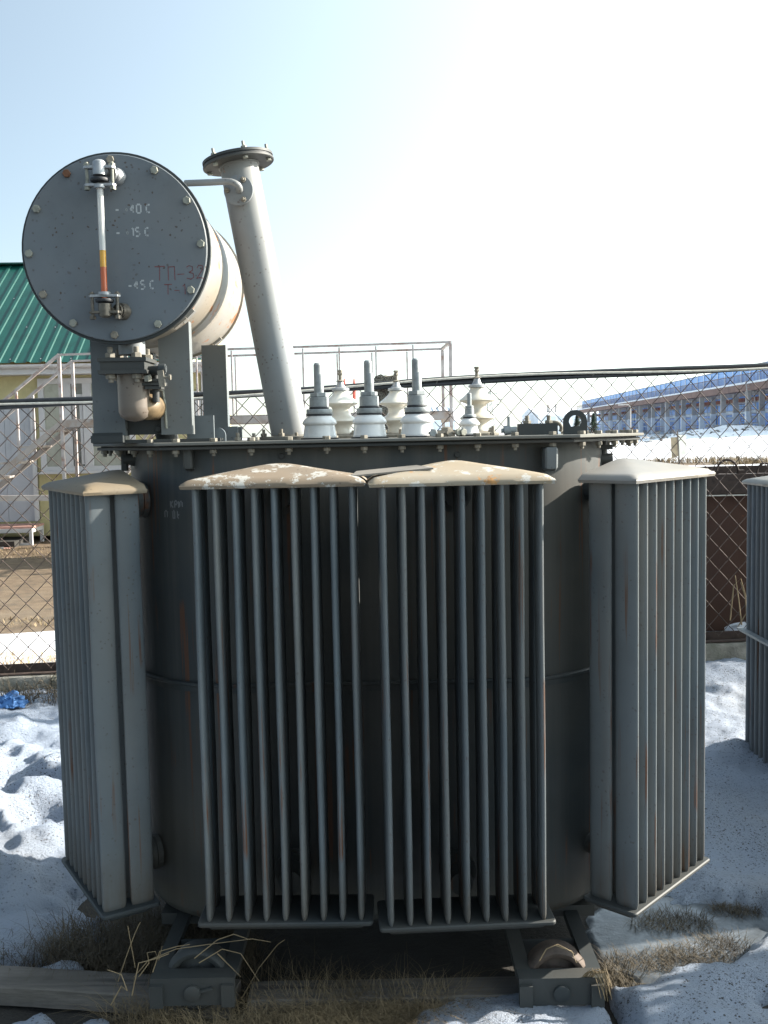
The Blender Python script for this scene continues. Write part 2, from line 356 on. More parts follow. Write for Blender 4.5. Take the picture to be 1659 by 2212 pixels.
# ------------------------------------------------------------ terrain
def ground_h(x,y):
    r=x/np.maximum(y,1.0)
    near=.21*ss(3.2,5.4,y)
    right=ss(.12,.30,r)
    far_l=.21-.31*ss(6.0,9.0,y)
    far_r=.24+.0*y+ .25*ss(20,60,y)+.8*ss(55,98,y)*ss(.25,.37,r)
    far=far_l*(1-right)+far_r*right
    k=ss(5.4,6.2,y)
    g=near*(1-k)+far*k
    return g+.02*fbm(x*1.3,y*1.3,4,3)*(1+.0*y)
def gridmesh(name,X,Y,Z,mat):
    n,m=X.shape; V=np.stack([X.ravel(),Y.ravel(),Z.ravel()],1)
    i=np.arange(n-1)[:,None]*m+np.arange(m-1)[None,:]; F=np.stack([i,i+1,i+m+1,i+m],-1).reshape(-1,4)
    me=bpy.data.meshes.new(name); me.vertices.add(len(V)); me.vertices.foreach_set('co',V.ravel())
    me.loops.add(F.size); me.loops.foreach_set('vertex_index',F.ravel()); me.polygons.add(len(F))
    me.polygons.foreach_set('loop_start',np.arange(0,F.size,4)); me.polygons.foreach_set('loop_total',np.full(len(F),4))
    me.polygons.foreach_set('use_smooth',np.ones(len(F),bool)); me.update(); me.validate()
    me.materials.append(mat); return link(name,me,(0,0,0))
t=np.linspace(-1,1,360); gx=1.2*np.sinh(7.0*t)
t2=np.linspace(0,1,420); gy=-30+1.6*np.sinh(7.6*t2)
gy=np.concatenate([np.linspace(-30,1.5,30)[:-1], 1.5+1.0*np.sinh(7.8*np.linspace(0,1,420))/1.0])
X,Y=np.meshgrid(gx,gy)
Z=ground_h(X,Y)+.012*fbm(X*9,Y*9,4,5)*(Y<30)
tag(gridmesh('ground',X,Y,Z,M_['soil']),'brown soil ground of the yard','ground',kind='structure')
def blob(x,y,cx,cy,rx,ry,p=2,a=0):
    dx=(x-cx);dy=(y-cy); u=dx*math.cos(a)+dy*math.sin(a); v=-dx*math.sin(a)+dy*math.cos(a)
    return 1-(np.abs(u/rx)**p+np.abs(v/ry)**p)
# near snow : thickness above ground
xs=np.arange(-3.6,3.8,.016); ys=np.arange(.9,5.72,.016); X,Y=np.meshgrid(xs,ys)
nz=fbm(X*2.3,Y*2.3,5,11); nz2=fbm(X*7,Y*7,4,12); nz3=fbm(X*22,Y*22,4,13)
bare=np.maximum.reduce([
    blob(X,Y,-.03,2.95,1.02,.70,3),                   # under and before the transformer
    blob(X,Y,-.85,2.72,.48,.22,2,.2),
    blob(X,Y,.95,2.98,.34,.22,2.5,.35),
    blob(X,Y,.0,2.1,.9,.55,3)-.0,
    ])
YL=np.interp(X,[.5,.66,.83,.99,1.16,1.4,2.4],[2.68,2.70,2.765,2.83,2.97,3.25,4.0])
chunks=np.maximum.reduce([
    1.3*blob(X,Y,.29,2.45,.31,.20,2.4,.06),
    blob(X,Y,-.99,2.50,.10,.13,2,-.5), blob(X,Y,-.80,2.54,.06,.05,2), blob(X,Y,-.98,2.78,.09,.05,2,.3),
    np.minimum((YL-Y)/.16,(X-.60)/.16)*.8,
    ])
cov=np.where(chunks>0,chunks*1.4,-bare*1.0)
cov=np.where((chunks<=0)&(bare<0),-bare,cov)
th0=.055;m=np.clip(np.minimum(cov,np.where(X>.8,-1.6*blob(X,Y,1.07,2.60,.07,.045,2)+.2,9))+.34*nz+.34*nz2+.2*nz3,-1,1)
th=th0*np.sign(m)*np.minimum(1,np.abs(m)*1.6)**.8
th=th+.03*nz*ss(0,.3,m)+.022*nz2*ss(0,.3,m)+.008*nz3
left=ss(-.9,-1.5,X)*ss(2.9,3.4,Y)
mound=.13*np.clip(blob(X,Y,-1.75,4.0,.6,.5),0,1)**.7+.10*np.clip(blob(X,Y,-1.45,3.45,.5,.35),0,1)**.7+.09*np.clip(blob(X,Y,-1.95,3.3,.5,.3),0,1)
hole=.12*np.clip(blob(X,Y,-1.50,4.00,.20,.09),0,1)+.10*np.clip(blob(X,Y,-1.35,3.72,.12,.12),0,1)+.07*np.clip(blob(X,Y,-1.62,3.62,.18,.08),0,1)
th=th+(mound*(1+.6*nz2)-hole)*ss(0,.2,m)+left*(.012*nz2+.035*np.abs(nz))
th=th+ss(1.0,1.5,X)*(.03*nz+.012*nz2)*ss(0,.3,m)
edge=ss(5.62,5.3,Y+.0*X-(X+2)*.075)   # thins out at the plinth
Zs=ground_h(X,Y)+np.where(th>0,th*(.25+.75*edge),th)
# the foot of the concrete plinth
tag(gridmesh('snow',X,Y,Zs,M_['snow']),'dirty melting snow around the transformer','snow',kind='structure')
_t=NT('dirty_ice'); _v=_t.n('TexCoord').outputs['Object']; _f=_t.noise(_v,5,7,.65); _t.base(_t.ramp(_f,[(.3,(.04,.045,.05)),(.5,(.11,.125,.14)),(.7,(.24,.27,.31))])); _t.bump(_t.noise(_v,30,4,.6),.3,.01); M_['ice']=_t.set(.25)
xi=np.arange(.52,1.42,.02); yi=np.arange(2.70,3.42,.02); XI,YI=np.meshgrid(xi,yi)
fi=blob(XI,YI,.95,3.03,.36,.27,2.2,.2)+.5*fbm(XI*5,YI*5,4,31)
tag(gridmesh('ice_sheet',XI,YI,ground_h(XI,YI)+.004+np.where(fi>0,.006+.004*fbm(XI*12,YI*12,3,32),-.03),M_['ice']),'thin dark ice film right of the transformer','ice',kind='structure')
# far snow
gx=1.2*np.sinh(7.0*np.linspace(-1,1,420)); gy=5.95+1.2*np.sinh(7.2*np.linspace(0,1,380))
X,Y=np.meshgrid(gx,gy); r=X/Y
n1=fbm(X*.5,Y*.5,5,21); n2=fbm(X*2.5,Y*2.5,4,22); n0=fbm(X*.06,Y*.06,4,25)
lft=ss(.0,-.12,r)
a=np.where(Y<9.3,.5-np.maximum(0,np.abs(Y-7.35-.25*n1)-1.15)*2.0, -.8+1.3*ss(22,30,Y))     # left of the view
band=1-2.6*np.exp(-((Y-35-2.2*n0)/1.6)**2)*(.6+.9*n1)-1.5*np.exp(-((Y-17)/3)**2)*ss(.3,.8,n2)
b=np.where(Y<12,.7,band)
c=a*lft+b*(1-lft)+.35*n1+.25*n2
th=.07*np.clip(c,-1,1)
bank=(.95*np.exp(-((Y-84)/4.0)**2)+.5*np.exp(-((Y-76)/2.5)**2))*ss(.26,.31,r)*(1+.9*n1+.5*n2)*.45
Zf=ground_h(X,Y)+th+np.maximum(0,bank)
tag(gridmesh('snow_field',X,Y,Zf,M_['snow_far']),'bright snow field beyond the fence','snow',kind='structure')
# dirty clods in the snow bank
mb=MB()
for i in range(420):
    yy=random.uniform(72,92); rr=random.uniform(.262,.42); s=random.uniform(.12,.42)
    x=rr*yy; z=float(ground_h(np.array([x]),np.array([yy]))[0])+random.uniform(.1,.8)*math.exp(-((yy-83)/6)**2)
    vs=[(x+s*random.uniform(-1,1),yy+s*random.uniform(-1,1),z+s*.5*random.uniform(-1,1)) for _ in range(4)]
    mb.add(vs,[(0,1,2),(0,2,3),(0,3,1),(1,3,2)])
tag(put(mb,'dirty_snow_clods',simple('dirty_snow_clod',(.26,.25,.24),.9),smooth=0),'grey dirty clods strewn along the ploughed snow bank','snow clods',kind='stuff')
# ------------------------------------------------------------ radiators
TW=.018; TD=.068; PIT=.0508; ROWP=.080; RW=.462; RD=.160
def capsule(w,d,n=8,shift=0):
    pts=[]
    for k in range(20):
        a=2*PI*k/20; c,s_=math.cos(a),math.sin(a)
        pts.append((w/2*math.copysign(abs(c)**.82,c),d/2*math.copysign(abs(s_)**.72,s_)))
    return pts
_tube={}
def tube_mesh(zb,zt,mat,var):
    k=(round(zb,3),round(zt,3),var,mat.name)
    if k in _tube: return _tube[k]
    L=zt-zb; m=MB(); n=None; vs=[]; fs=[]; secs=[]
    rr=random.Random(var)
    ph=rr.uniform(0,6)
    for i,tz in enumerate([0,.006,.014,.1,.25,.4,.55,.7,.85,.95,1]):
        pinch=1 if i>2 else (.7,.92,1.0)[i]
        P=capsule(TW*pinch,TD*(1 if i>1 else .9+.05*i)); n=len(P); b=.0012*math.sin(PI*tz*2+ph)*(tz*(1-tz)*4)
        secs+= [(p[0]+b,p[1]+b*.5,-L/2+L*tz) for p in P]
    for s_ in range(10):
        for j in range(n):
            j2=(j+1)%n; fs.append((s_*n+j,s_*n+j2,(s_+1)*n+j2,(s_+1)*n+j))
    m.add(secs,fs); _tube[k]=m.mesh('tube',mat,50,False)[0]; return _tube[k]
def radiator(parent,corner,a_long,a_short,zb,zt,capmat,tank_pt,label,rows=2,seed=0,platemat=None,tubemat=None):
    """corner: outer front-left corner; a_long: unit dir along the nine tubes; a_short: unit dir towards the tank"""
    c=Vector((*corner,0)); L=Vector((*a_long,0)); S=Vector((*a_short,0))
    T=Matrix(((L.x,S.x,0,c.x),(L.y,S.y,0,c.y),(0,0,1,0),(0,0,0,1)))
    ang=math.atan2(L.y,L.x)
    # part: header pipes that carry the radiator
    hds=[]
    for z in (zt-.035,zb+.05):
        hd=MB(); hds.append(hd)
        p=T@Vector((RW/2,RD-.03,z)); q=p+S*(tank_pt)
        hd.cyl(p,q,.032,n=20); hd.cyl(p+S*(tank_pt*.45),p+S*(tank_pt*.45+.016),.052,n=20); hd.cyl(p+S*(tank_pt*.45+.018),p+S*(tank_pt*.45+.034),.052,n=20)
    rad=put(hds[0],'radiator',M_['tank'],parent); rad.update({'label':label}) if False else (rad.__setitem__('label',label) if label else None); put(hds[1],'header_pipe',M_['tank'],rad)
    # cap : half pyramid whose apex is on the tank side
    nx,ny=36,14; H=.048; vs=[];fs=[]; rr=.006
    rg=random.Random(seed)
    def hf(s,t_):
        a=1-abs(s); k=.04; h=min(a,t_); 
        h=-math.log(math.exp(-a/k)+math.exp(-t_/k)+math.exp(-.93/k))*k
        return max(0,h)
    nzx=np.array([[s,t_] for t_ in np.linspace(0,1,ny) for s in np.linspace(-1,1,nx)]); jn=fbm(nzx[:,0]*3+seed,nzx[:,1]*2,3,seed)
    for j in range(ny):
        for i in range(nx):
            s=-1+2*i/(nx-1); t_=j/(ny-1)
            x=RW/2+s*(RW/2+.004); y=-.004+t_*(RD+.008)
            e=min((1-abs(s))*RW/2,t_*RD); lip=-.007*math.exp(-e/.005)
            vs.append(T@Vector((x,y,zt+.019+(H-.006)*hf(s,t_)+lip+.0012*jn[j*nx+i])))
    for j in range(ny-1):
        for i in range(nx-1): fs.append((j*nx+i,j*nx+i+1,(j+1)*nx+i+1,(j+1)*nx+i))
    per=[i for i in range(nx)]+[j*nx+nx-1 for j in range(1,ny)]+[(ny-1)*nx+i for i in range(nx-2,-1,-1)]+[j*nx for j in range(ny-2,0,-1)]
    base=len(vs); Ti=T.inverted()
    for k,(g,dz) in enumerate(((.004,.006),(.0015,-.002))):
        for idx in per:
            v=Ti@vs[idx]; s=Vector((v.x-RW/2,v.y-RD/2,0)); 
            ox=math.copysign(g,s.x) if abs(s.x)>RW/2-.001 else 0; oy=math.copysign(g,s.y) if abs(s.y)>RD/2-.001 else 0
            vs.append(T@Vector((v.x+ox,v.y+oy,(zt+dz if k or v.y<RD-.001 else zt+dz))))
    n=len(per)
    for i in range(n):
        j=(i+1)%n; fs.append((per[i],per[j],base+j,base+i)); fs.append((base+i,base+j,base+n+j,base+n+i))
    fs.append(tuple(base+n+i for i in range(n)))
    cp=MB(); cp.add(vs,fs); put(cp,'top_cap',capmat,rad,50)
    # bottom plate
    pl=MB(); o=.003
    def rrect(x0,y0,x1,y1,r=.012,n=4):
        P=[]
        for cx,cy,a0 in ((x1-r,y1-r,0),(x0+r,y1-r,90),(x0+r,y0+r,180),(x1-r,y0+r,270)):
            for k in range(n+1): a=R_(a0+90*k/n); P.append((cx+r*math.cos(a),cy+r*math.sin(a)))
        return P
    pl.prism(rrect(-o,-o,RW+o,RD+o),zb-.012,zb+.0,T,bev=.003)
    # raised bottom channel under the plate
    pl.prism(rrect(.02,.02,RW-.02,RD-.02),zb-.03,zb-.0125,T,bev=.006)
    put(pl,'bottom_plate',platemat or M_['under'],rad)
    x0=(RW-8*PIT)/2
    for r in range(rows):
        for i in range(9):
            p=T@Vector((x0+i*PIT+rg.uniform(-.0008,.0008),.005+TD/2+r*ROWP,(zb+zt)/2))
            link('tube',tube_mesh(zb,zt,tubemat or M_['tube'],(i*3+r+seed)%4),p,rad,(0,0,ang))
    return rad
def stadium(cx,cy,hx,r,n=24,g=0):
    P=[]
    for k in range(n+1): a=-PI/2+PI*k/n; P.append((cx+hx+(r+g)*math.cos(a),cy+(r+g)*math.sin(a)))
    for k in range(n+1): a=PI/2+PI*k/n; P.append((cx-hx+(r+g)*math.cos(a),cy+(r+g)*math.sin(a)))
    return P
def chamf(cx,cy,hx,hy,kx,ky,g=0):
    hx+=g;hy+=g
    return [(cx-kx,cy-hy),(cx+kx,cy-hy),(cx+hx,cy-ky),(cx+hx,cy+ky),(cx+kx,cy+hy),(cx-kx,cy+hy),(cx-hx,cy+ky),(cx-hx,cy-ky)]
CX,CY=-.043,3.20; TH=.375; TR=.38; LZ=1.586
tr=thing('power_transformer',(CX,CY,0),'large grey oil transformer with round tank, four finned radiators and horizontal drum','transformer')
def tank_build(parent,cx,cy,h,r,z0,z1,mat):
    m=MB(); vs=[];fs=[]; rings=[(-.05,z0),(-.02,z0+.012),(0,z0+.045),(0,z0+.3),(0,.875),(.0,.876),(.003,1.2),(0,z1)]
    P=None
    for g,z in rings:
        P=stadium(cx,cy,h,r,28,g); vs+=[(p[0],p[1],z) for p in P]
    n=len(P)
    for k in range(len(rings)-1):
        for i in range(n):
            j=(i+1)%n; fs.append((k*n+i,k*n+j,(k+1)*n+j,(k+1)*n+i))
    fs.append(tuple(range(n))[::-1]); m.add(vs,fs)
    tk=put(m,'tank',mat,parent,40)
    b=MB(); b.prism(stadium(cx,cy,h,r,28,.014),.880,.890,bev=.002); b.prism(stadium(cx,cy,h,r,28,.006),.862,.8795); put(b,'stiffening_band',mat,parent)
    return tk
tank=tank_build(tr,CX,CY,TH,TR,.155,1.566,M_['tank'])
f=MB(); f.prism(chamf(CX,CY,.83,.428,.575,.15),1.5645,1.5735,bev=.0015); put(f,'tank_flange',M_['under'],tr,20)
f=MB(); f.prism(chamf(CX,CY,.82,.42,.57,.145),1.5737,1.5767); put(f,'gasket',M_['rubber'],tr,20)
f=MB(); f.prism(chamf(CX,CY,.842,.44,.59,.15),1.577,LZ,bev=.0015); lid=put(f,'lid',M_['lid'],tr,20)
# lid bolts
pts=[]
ed=chamf(CX,CY,.83,.425,.58,.14)
for i in range(8):
    a=Vector(ed[i]);b=Vector(ed[(i+1)%8]); L=(b-a).length; n=max(2,round(L/.106))
    for k in range(n): pts.append(a+(b-a)*((k+.42)/n))
for p in pts:
    inn=(Vector((CX,CY))-p).normalized()*.0
    q=Vector((p.x,p.y,0))
    hexbolt('lid_bolt',(p.x,p.y+.018 if p.y<CY else p.y-.018,LZ),(0,0,1),.0115,.010,M_['oldbolt'],tr)
    hexbolt('lid_nut',(p.x,p.y+.012 if p.y<CY else p.y-.012,1.5644),(0,0,-1),.0105,.011,M_['oldbolt'],tr,shank=.008)
# radiators (measured corners)
def dirs(deg): return math.cos(R_(deg)),math.sin(R_(deg))
radiator(tr,(-.516,2.553),dirs(-1.0),dirs(89.0),.310,1.468,M_['cap_flake'],.17,'front left radiator with flaking rusty cap and nine upright tubes across',seed=1)
radiator(tr,(-.030,2.512),dirs(3.0),dirs(93.0),.307,1.466,M_['cap_rust'],.17,'front right radiator with orange stained cap',seed=2)
# left: long side runs back-left from the corner, short side to the right (toward the tank side)
phL=31.5; lx,ly=-math.sin(R_(phL)),math.cos(R_(phL)); fc=Vector((-.792,2.637)); farc=fc+Vector((lx,ly))*RW
radiator(tr,(farc.x,farc.y),(-lx,-ly),(math.cos(R_(phL)),math.sin(R_(phL))),.292,1.452,M_['cap_brown'],.16,'corner radiator at left of tank with brown dusty cap',seed=3)
phR=42.5; lx,ly=math.sin(R_(phR)),math.cos(R_(phR)); fc=Vector((.654,2.582))
radiator(tr,(fc.x,fc.y),(lx,ly),(-math.cos(R_(phR)),math.sin(R_(phR))),.298,1.458,M_['cap_pale'],.16,'corner radiator at right of tank with clean pale cap',seed=4)
# radiator hangers: triangular lugs with bolt above each cap
for u,v in ((610,985),(987,982)):
    c=at(u,v,2.835); m=MB(); m.prism([(-.035,-.03),(.035,-.03),(.012,.022),(-.012,.022)],0,.008,Matrix.Translation(c)@Matrix.Rotation(PI/2,4,'X'),bev=.001)
    m.cyl(c+Vector((0,-.008,.0)),c+Vector((0,-.014,0)),.018,n=16); lg=put(m,'radiator_lug',M_['tank'],tr); hexbolt('bolt',c+Vector((0,-.014,0)),(0,-1,0),.009,.008,M_['under'],lg)
m=MB(); c=at(793,1003,2.838); m.box(c+Vector((-.022,-.006,-.02)),c+Vector((.022,.006,.02))); put(m,'earthing_pad',M_['tank'],tr)
# lifting hooks under the rim
for (u,y,w_) in ((409,2.83,.026),(1188,2.80,.036)):
    c=at(u,992,y); m=MB()
    P=[(-.02,.034),(.045,.034),(.045,.0),(.012,-.03),(-.012,-.034),(-.02,-.02)]
    Mx=Matrix.Translation(c)@Matrix.Rotation(PI/2,4,'Z')@Matrix.Rotation(PI/2,4,'X')
    Pp=[(-.03,.034),(.04,.034),(.04,-.03),(-.002,-.034),(-.028,-.026),(-.032,.0)]
    m.prism(Pp,-w_/2,w_/2,Mx,bev=.005); put(m,'lifting_hook',M_['paint'] if u>1000 else M_['tank'],tr)
# clamp on the right end of the flange
for (u,v,y) in ((1300,985,3.02),(283,985,3.03)):
    c=at(u,v,y); m=MB(); m.box(c+Vector((-.028,-.012,-.045)),c+Vector((-.012,.012,.035))); m.box(c+Vector((-.03,-.016,.02)),c+Vector((.03,.016,.034)))
    m.cyl(c+Vector((.005,0,-.03)),c+Vector((.005,0,.045)),.008,n=10); m.cyl(c+Vector((-.02,0,-.01)),c+Vector((.03,0,-.01)),.018,n=12); put(m,'rim_clamp',M_['under'],tr)
# ------------------------------------------------------------ conservator drum
YC=2.70; DC=at(250,537,YC); dr=.253
AX=Vector((.0,1,0)); 
Mc=Matrix.Translation(DC)@Matrix.Rotation(-PI/2,4,'X')    # local z -> +Y
drum=MB(); drum.lathe([(.236,.014),(.236,.30),(.2375,.302),(.2375,.312),(.236,.314),(.236,.725),(.22,.745),(.12,.76),(.001,.765)],72,Mc)
dm=put(drum,'conservator',M_['drum'],tr,50); dm['label']='horizontal oil drum above the left end of the tank'
m=MB(); m.lathe([(.2,.004),(dr-.001,.004),(dr,.006),(dr,.0155),(dr-.001,.0165),(.2,.0165)],72,Mc); put(m,'rim_flange',M_['under'],dm)
m=MB(); m.lathe([(.001,-.0065),(.2425,-.0065),(.2445,-.0045),(.2445,.003),(.24,.0035),(.001,.0035)],72,Mc); put(m,'end_cover',M_['disc'],dm)
m=MB(); m.lathe([(.236,.710),(.243,.712),(.243,.722),(.236,.725)],72,Mc); put(m,'rear_rim',M_['drum'],dm)
for (u,v,mt) in ((239,344,'oldbolt'),(336,364,'bolt'),(408,431,'bolt'),(435,527,'bolt'),(411,626,'bolt'),(343,702,'bolt'),(248,733,'oldbolt'),(152,711,'bolt'),(81,645,'oldbolt'),(54,549,'bolt'),(78,451,'bolt'),(146,377,'rustbolt')):
    p=at(u,v,YC-.0065); d=(p-DC); d.y=0; p=DC+d.normalized()*.2285+Vector((0,-.0065,0)); p.y=YC-.0065
    b=hexbolt('cover_bolt',p,(0,-1,0),.0108,.009,M_[mt],dm)
    if mt=='rustbolt': b['label']='rusty bolt at the upper left of the drum cover'
# straps / tabs beneath
for ang,yy in ((-52,.09),(-45,.10),(-60,.68),(-52,.69)):
    a=R_(ang); c=DC+Vector((math.cos(a)*.238,yy,math.sin(a)*.238)); m=MB(); m.box((-.004,-.012,-.022),(.006,.012,.022),Matrix.Translation(c)@Matrix.Rotation(-a,4,'Y')); put(m,'tab',M_['drum'],dm)
# oil level gauge
gx=at(220,520,YC-.05)
def zz(v): return at(222,v,YC-.05).z
gy_=YC-.05
def G(z,dx=0,dy=0): return Vector((gx.x+.001+dx,gy_+dy,z))
for top in (True,False):
    zc=zz(372) if top else zz(668); s=1 if top else -1
    m=MB()
    m.lathe([(.018,-.012),(.018,.006),(.016,.022),(.010,.027)] if top else [(.010,-.022),(.016,-.018),(.017,.0),(.017,.014)],24,Matrix.Translation(G(zc+(.004 if top else 0))))
    m.cyl(G(zc+.005*s,.012,.0),G(zc+.005*s,.028,.045),.011,n=14)
    fit=put(m,'gauge_fitting',M_['alu'] if top else M_['oily'],dm)
    m=MB(); m.lathe([(.023,0),(.024,.002),(.024,.006),(.023,.008)],24,Matrix.Translation(G(zc-.024*s if top else zc+.018))); put(m,'seal_ring',M_['rubber'],fit)
    for dz in ((-.033,.012) if top else (.034,-.008)):
        m=MB(); z=zc+dz
        m.prism([(-.036,-.010),(.036,-.010),(.042,0),(.036,.010),(-.036,.010),(-.042,0)],-.0035,.0035,Matrix.Translation(G(z)),bev=.001); m.lathe([(.016,-.008),(.016,.0)],20,Matrix.Translation(G(z-(.000 if top else -.010)))); put(m,'clamp_plate',M_['alu'] if (top or dz>0) else M_['oily'],fit)
    for dx in (-.033,.033):
        m=MB(); z0,z1=sorted((zc-.045*s,zc+.026*s)); m.cyl(G(z0,dx),G(z1,dx),.0045,n=10)
        pr=[(.0085*math.cos(PI/3*i),.0085*math.sin(PI/3*i)) for i in range(6)]
        m.prism(pr,z0,z0+.009,Matrix.Translation(Vector((G(0,dx).x,G(0).y,0)))); m.prism(pr,z1-.012,z1-.004,Matrix.Translation(Vector((G(0,dx).x,G(0).y,0)))); put(m,'clamp_stud',M_['bolt'] if top else M_['oily'],fit)
    m=MB()
    for k in range(4):
        a=.030+.006*k; m.cyl(G(zc-.002,a-.002,.012+.009*k),G(zc-.002,a+.001,.017+.009*k),.017-.0015*k,n=16)
    m.cyl(G(zc-.002,.03,.03),G(zc-.002,.04,.046),.022,n=18); put(m,'union_nut',M_['alu'] if top else M_['oily'],fit)
zt_,zo,zy,zb_=zz(396),zz(541),zz(577),zz(645)
for a,b,mt,nm in ((zt_,zo,'glass','glass_tube'),(zo,zy,'oil_y','oil_film'),(zy,zb_,'oil_r','oil_column')):
    m=MB(); m.cyl(G(b),G(a),.0082,n=20,caps=True); put(m,nm,M_[mt],dm)
# lettering on the cover : strokes as thin flat ribbons a fraction of a millimetre proud
GL={'0':[[(0,0),(0,1),(.6,1),(.6,0),(0,0)]],'1':[[(.1,.8),(.35,1),(.35,0)]],'4':[[(.45,0),(.45,1),(0,.35),(.65,.35)]],'5':[[(.6,1),(.05,1),(.05,.55),(.5,.55),(.6,.4),(.6,.12),(.5,0),(0,0)]],
'+':[[(.05,.4),(.5,.4)],[(.28,.18),(.28,.62)]],'-':[[(0,.4),(.55,.4)]],'C':[[(.55,.95),(.15,.95),(0,.8),(0,.2),(.15,.05),(.55,.05)]],'3':[[(.0,.9),(.2,1),(.5,.9),(.5,.65),(.2,.5),(.55,.4),(.6,.15),(.35,0),(0,.08)]],
'2':[[(.05,.8),(.2,1),(.5,.95),(.55,.7),(.0,.05),(.25,.1),(.65,0)]],'Т':[[(-.1,1),(.75,1)],[(.32,1),(.28,0)]],'П':[[(.05,0),(.05,.95),(.6,.95),(.62,0)]],
'К':[[(0,0),(0,1)],[(.55,1),(.05,.5),(.58,0)]],'Р':[[(0,0),(0,1),(.5,.95),(.5,.5),(.05,.5)]],'Ю':[[(0,0),(0,1)],[(.0,.5),(.25,.5)],[(.25,.1),(.25,.9),(.7,.9),(.7,.1),(.25,.1)]],
'И':[[(0,1),(0,0),(.55,1),(.55,0)]],'О':[[(0,.05),(0,.95),(.5,.95),(.5,.05),(0,.05)]],'Д':[[(.1,0),(.15,1),(.5,1),(.5,0)],[(-.05,0),(.65,0)]],'Ъ':[[(-.05,1),(.12,1),(.12,0),(.55,0),(.55,.45),(.12,.45)]]}
def lettering(text,org,ux,uz,h,w,gap=.28,seg=1,jit=0):
    m=MB(); x=0; rj=random.Random(len(text)*7)
    nrm=ux.cross(uz).normalized()
    for ch in text:
        if ch==' ': x+=.5; continue
        mx=0
        for st in GL[ch]:
            for i in range(len(st)-1):
                a=Vector(st[i]);b=Vector(st[i+1]); mx=max(mx,a.x,b.x); d=(b-a); L=d.length
                if L<1e-6: continue
                d.normalize(); nn=Vector((-d.y,d.x))*(w/h/2)
                a2=a+d*(.06*seg); b2=b-d*(.06*seg)
                if not seg: a2=a-d*(w/h*.4); b2=b+d*(w/h*.4)
                q=[a2-nn,b2-nn,b2+nn,a2+nn]
                m.add([org+ux*((x+p.x)*h*.85)+uz*(p.y*h+jit*rj.uniform(-1,1)) for p in q],[(0,1,2,3)])
        x+=mx+gap
    return m
yy=YC-.0070
def face(u,v): return at(u,v,yy)
UX=Vector((1,0,0)); UZ=Vector((0,0,1))
for tx,u,v in (('- +40 C',249,461),('- +15 C',251,511),('-45 C',277,625)):
    o=face(u,v); m=lettering(tx,o,UX,UZ,.022,.0045); put(m,'level_marking',M_['stencil'],dm,0)
m=lettering('ТП-32',face(338,606),(UX+UZ*.02).normalized(),UZ,.036,.0026,.25,0,.0006); put(m,'handwritten_marking',M_['marker'],dm,0)
m=lettering('Т-1',face(358,636),UX,UZ,.026,.0024,.35,0,.0006); put(m,'handwritten_marking',M_['marker'],dm,0)
# tank stencil: follows the round tank wall
def wrap(mb_,cx,cy,h,r):
    out=[]
    for p in mb_.v:
        s=p[0]  # arc position left of the flat front
        if s<cx-h: a=(cx-h-s)/r; out.append((cx-h-(r+.0012)*math.sin(a),cy-(r+.0012)*math.cos(a),p[2]))
        else: out.append((s,cy-r-.0012,p[2]))
    mb_.v=out; return mb_
for tx,u,v,h_ in (('КРЮ',368,1098,.021),('ПОДЪ',350,1120,.021)):
    o=at(u,v,2.86); o=Vector((o.x-.012,0,o.z)); m=lettering(tx,o,UX,UZ,h_,.0050,.3); put(wrap(m,CX,CY,TH,TR),'stencil_marking',M_['stencil_t'],tr,0)
# drum legs and cradle
def leg(u0,u1,vt,vb,y,dp,name='support_leg'):
    a=at(u0,vb,y);b=at(u1,vt,y); m=MB(); m.box((a.x,y,a.z),(b.x,y+.006,b.z)); m.box((a.x,y+.0061,a.z),(a.x+.006,y+dp,b.z)); m.box((b.x-.006,y+.0061,a.z),(b.x,y+dp,b.z)); return put(m,name,M_['paint'],tr)
leg(203,262,700,943,2.86,.04); leg(349,407,690,939,2.86,.04); leg(441,487,745,929,3.22,.04)
leg(286,330,745,929,3.22,.04)
a=at(204,957,2.85); m=MB(); m.box((a.x,2.83,1.5865),(-.46,2.90,1.596)); m.box((a.x,2.83,1.5965),(a.x+.085,2.835,1.617)); put(m,'cradle_beam',M_['under'],tr)
m=MB(); c=at(203,957,2.83); m.box((c.x,2.80,c.z),(c.x+.09,2.828,c.z+.02)); put(m,'cradle_foot',M_['under'],tr)
# ------------------------------------------------------------ valve and pipe under the drum
yv=2.74
p0=at(292,745,yv+.03); px=at(281,800,yv).x
m=MB(); m.cyl((px,yv+.03,at(281,765,yv).z),(px,yv+.03,DC.z-.215),.036,n=24); nk=put(m,'drum_outlet',M_['pipe'],tr)
a=at(211,808,yv-.035);b=at(315,771,yv-.035)
m=MB(); m.box((a.x,yv-.035,a.z),(b.x,yv+.095,a.z+.010)); m.box((a.x+.006,yv-.030,a.z+.0105),(b.x-.006,yv+.09,b.z-.0105)); m.box((a.x,yv-.035,b.z-.010),(b.x,yv+.095,b.z))
vb=put(m,'valve_body',M_['under'],tr)
for x,y in ((a.x+.030,yv-.015),(b.x-.030,yv-.015),(b.x-.02,yv+.07),(a.x+.03,yv+.07)):
    hexbolt('valve_bolt',(x,y,b.z),(0,0,1),.0145,.014,M_['oldbolt'],vb,shank=.016)
    hexbolt('valve_bolt',(x,y,a.z),(0,0,-1),.0145,.013,M_['oldbolt'],vb,shank=.010)
